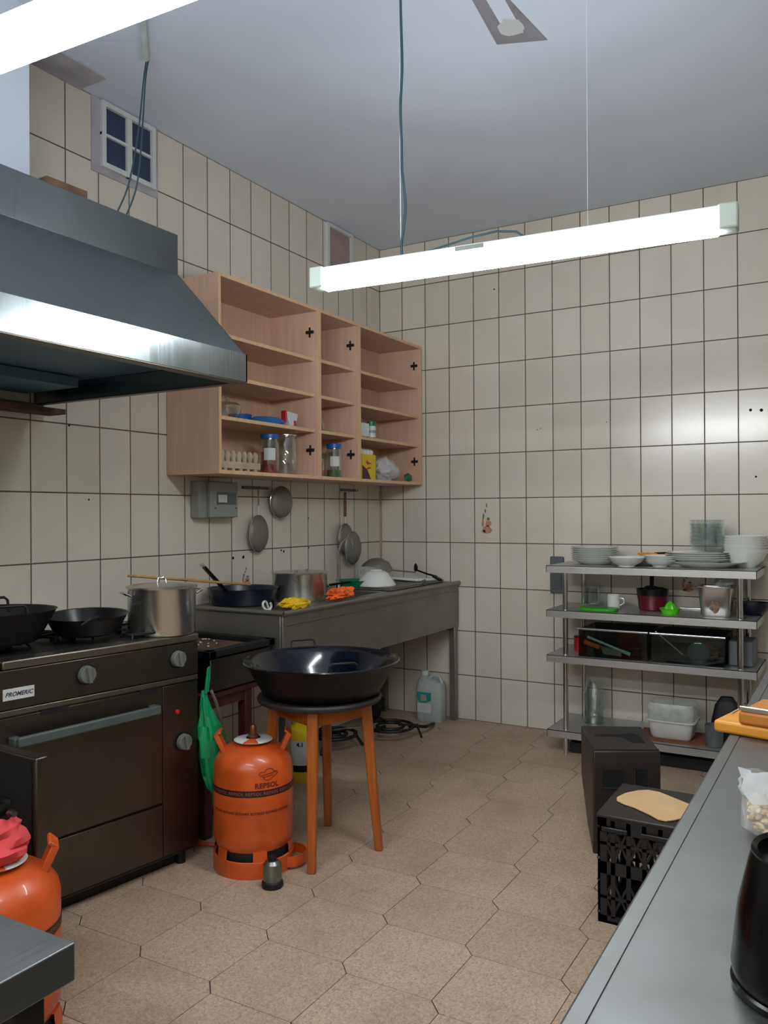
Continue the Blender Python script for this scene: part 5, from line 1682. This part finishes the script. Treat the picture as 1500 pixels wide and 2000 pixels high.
# cardboard on the crate
mb = MB()
out = [(x - 2.125, y + 2.195) for x, y in ((2.133, -2.038), (2.148, -1.98), (2.18, -1.93), (2.21, -1.908), (2.25, -1.912), (2.30, -1.945), (2.36, -1.985), (2.40, -2.03), (2.385, -2.10), (2.345, -2.16), (2.325, -2.180), (2.300, -2.178), (2.262, -2.145), (2.21, -2.108), (2.168, -2.09), (2.140, -2.068))]
_ = [(0.015, 0.185), (0.045, 0.24), (0.10, 0.285), (0.165, 0.30), (0.235, 0.285), (0.31, 0.26), (0.40, 0.255), (0.41, 0.20), (0.385, 0.13), (0.34, 0.058), (0.29, 0.035), (0.24, 0.055), (0.17, 0.085), (0.10, 0.11), (0.04, 0.14)]
mb.prism(out, 0, 0.003)
o = mb.build('cardboard_sheet', 'card', loc=(2.112, -2.205, Hc - 0.0015))
o.location = (2.125, -2.195, Hc)
tag(o, 'tan kidney shaped piece of cardboard on the black crate', 'cardboard')

# ------------------------------------------------------------------ right counter
c = thing('steel_counter', 'long stainless steel worktop running along the right side', 'counter', (2.637, -5.4, 0))
CL = 3.45
CW = 1.15
mb = MB()
n = 8
# top with a shallow rounded marine edge along the room side
prof = [(0.0, 0.862), (0.0, 0.896), (0.003, 0.8985), (0.020, 0.8985), (0.0205, 0.8968), (0.0222, 0.8968), (0.0227, 0.898), (CW, 0.898), (CW, 0.862)]
vs = [(x, 0, z) for x, z in prof] + [(x, CL, z) for x, z in prof]
n = len(prof)
mb.add(vs, [tuple(range(n)), tuple(range(n, 2 * n))[::-1]] + [(i, (i + 1) % n, n + (i + 1) % n, n + i) for i in range(n)])
mb.build('worktop', 'counter', c)
for x in (0.03, CW - 0.07):
    for y in (0.05, CL / 2, CL - 0.09):
        MB().box(x, x + 0.04, y, y + 0.04, 0, 0.863).build('leg', 'steel', c, bevel=0.003)
MB().box(0.03, CW - 0.03, 0.05, CL - 0.05, 0.20, 0.225).build('under_shelf', 'steel', c, bevel=0.003)
ZC = 0.8985

def board(loc, ang, L_, W_, th_, mat, label, z):
    mb = MB().box(0, L_, 0, W_, 0, th_)
    o = mb.build('cutting_board', mat, bevel=0.006, loc=(loc[0], loc[1], z))
    o.rotation_euler = (0, 0, R(ang))
    return tag(o, label, 'chopping board')
board((2.606, -3.118), -13, 0.42, 0.165, 0.024, 'board', 'orange cutting board overhanging the counter edge, lower of two', ZC)
board((2.654, -3.132), -12, 0.36, 0.145, 0.026, 'board2', 'brown wooden cutting board on top of the orange one', ZC + 0.024)
t = thing('kitchen_knife', 'bright steel blade lying along the front of brown cutting board', 'knife', (2.656, -3.132, ZC + 0.0505), -12)
MB().box(0.0, 0.20, 0.0, 0.006, 0, 0.010).build('blade', 'alum', t, bevel=0.002)
MB().box(0.20, 0.32, -0.003, 0.020, 0, 0.014).build('handle', 'blackp', t, bevel=0.004)
cable('white_wire', [(2.632, -3.05, ZC + 0.0255), (2.640, -3.01, ZC + 0.0255), (2.652, -2.995, ZC + 0.0265), (2.68, -2.992, ZC + 0.0265)], 0.0015, 'white', 'thin white wire at the back of the cutting boards', 'wire')
# paper strip on counter
o = MB().box(0, 0.20, 0, 0.035, 0, 0.002).build('paper_strip', 'label_w', loc=(2.76, -3.42, ZC))
o.rotation_euler = (0, 0, R(-2))
tag(o, 'faint pale strip on counter in front of the cutting boards', 'paper')
bpy.data.objects.remove(o)
# nut bag
t = thing('nut_bag', 'clear plastic bag of pale nuts on the counter', 'bag', (2.802, -3.640, ZC))
t.scale = (1, 1, 0.87)
mb = MB()
random.seed(11)
for k in range(420):
    x = random.uniform(-0.070, 0.070)
    y = random.uniform(-0.033, 0.034) * (1 - (abs(x) / 0.085) ** 4)
    z = 0.005 + random.uniform(0, 0.044)
    mb.M = Matrix.Translation((x, y, z)) @ Matrix.Rotation(random.uniform(0, 3), 4, 'Z') @ Matrix.Rotation(random.uniform(-1, 1), 4, 'X')
    mb.lump((0, 0, 0), (0.0078, 0.0050, 0.0045), 0.15, 1, k, 1)
mb.M = Matrix.Identity(4)
o = mb.build('nuts', 'nuts', t)
o['kind'] = 'stuff'
rings = []
for z, hx, hy in ((0.0, 0.070, 0.034), (0.008, 0.078, 0.043), (0.042, 0.079, 0.043), (0.054, 0.076, 0.034), (0.066, 0.083, 0.022), (0.080, 0.082, 0.015), (0.090, 0.080, 0.010), (0.096, 0.082, 0.006)):
    rg = []
    for k in range(48):
        a = 2 * PI * k / 48
        f = 1 + 0.05 * math.sin(9 * a + z * 90) + 0.04 * math.sin(15 * a - z * 130)
        rg.append((hx * f * math.copysign(abs(math.cos(a)) ** 0.6, math.cos(a)), hy * f * math.sin(a), z + 0.003 * math.sin(6 * a)))
    rings.append(rg)
MB().loft(rings[:4], cap=False).build('bag_film', 'film_clear', t, fix=False)
MB().loft(rings[3:], cap=False).build('bag_top', 'film', t, fix=False)
# black jug at the right edge
t = thing('black_jug', 'black glossy tapered jug cut off by the right picture edge', 'jug', (2.826, -4.040, ZC))
MB().lathe([(0.0001, 0), (0.060, 0), (0.067, 0.008), (0.069, 0.022), (0.063, 0.075), (0.053, 0.118), (0.050, 0.127)], seg=64).build('jug_body', 'blackp', t)
MB().lathe([(0.050, 0.126), (0.0508, 0.129), (0.049, 0.132), (0.045, 0.129), (0.044, 0.120), (0.0001, 0.117)], seg=64).build('jug_rim', 'blackp', t)
mb = MB().lathe([(0.061, 0.001), (0.069, 0.002), (0.0695, 0.007), (0.067, 0.009)], seg=64)
mb.build('base_ring', 'blackp', t)

# ------------------------------------------------------------------ near left table
t = thing('prep_table', 'corner of a stainless steel table at the lower left', 'table', (2.079, -4.25, 0))
MB().box(-1.25, 0.0, -0.95, 0.0, 0.806, 0.85).build('table_top', 'steel_tab', t, bevel=0.002)
for x in (-1.22, -0.065):
    for y in (-0.92, -0.062):
        MB().box(x, x + 0.04, y, y + 0.04, 0, 0.808).build('leg', 'black_m', t, bevel=0.002)
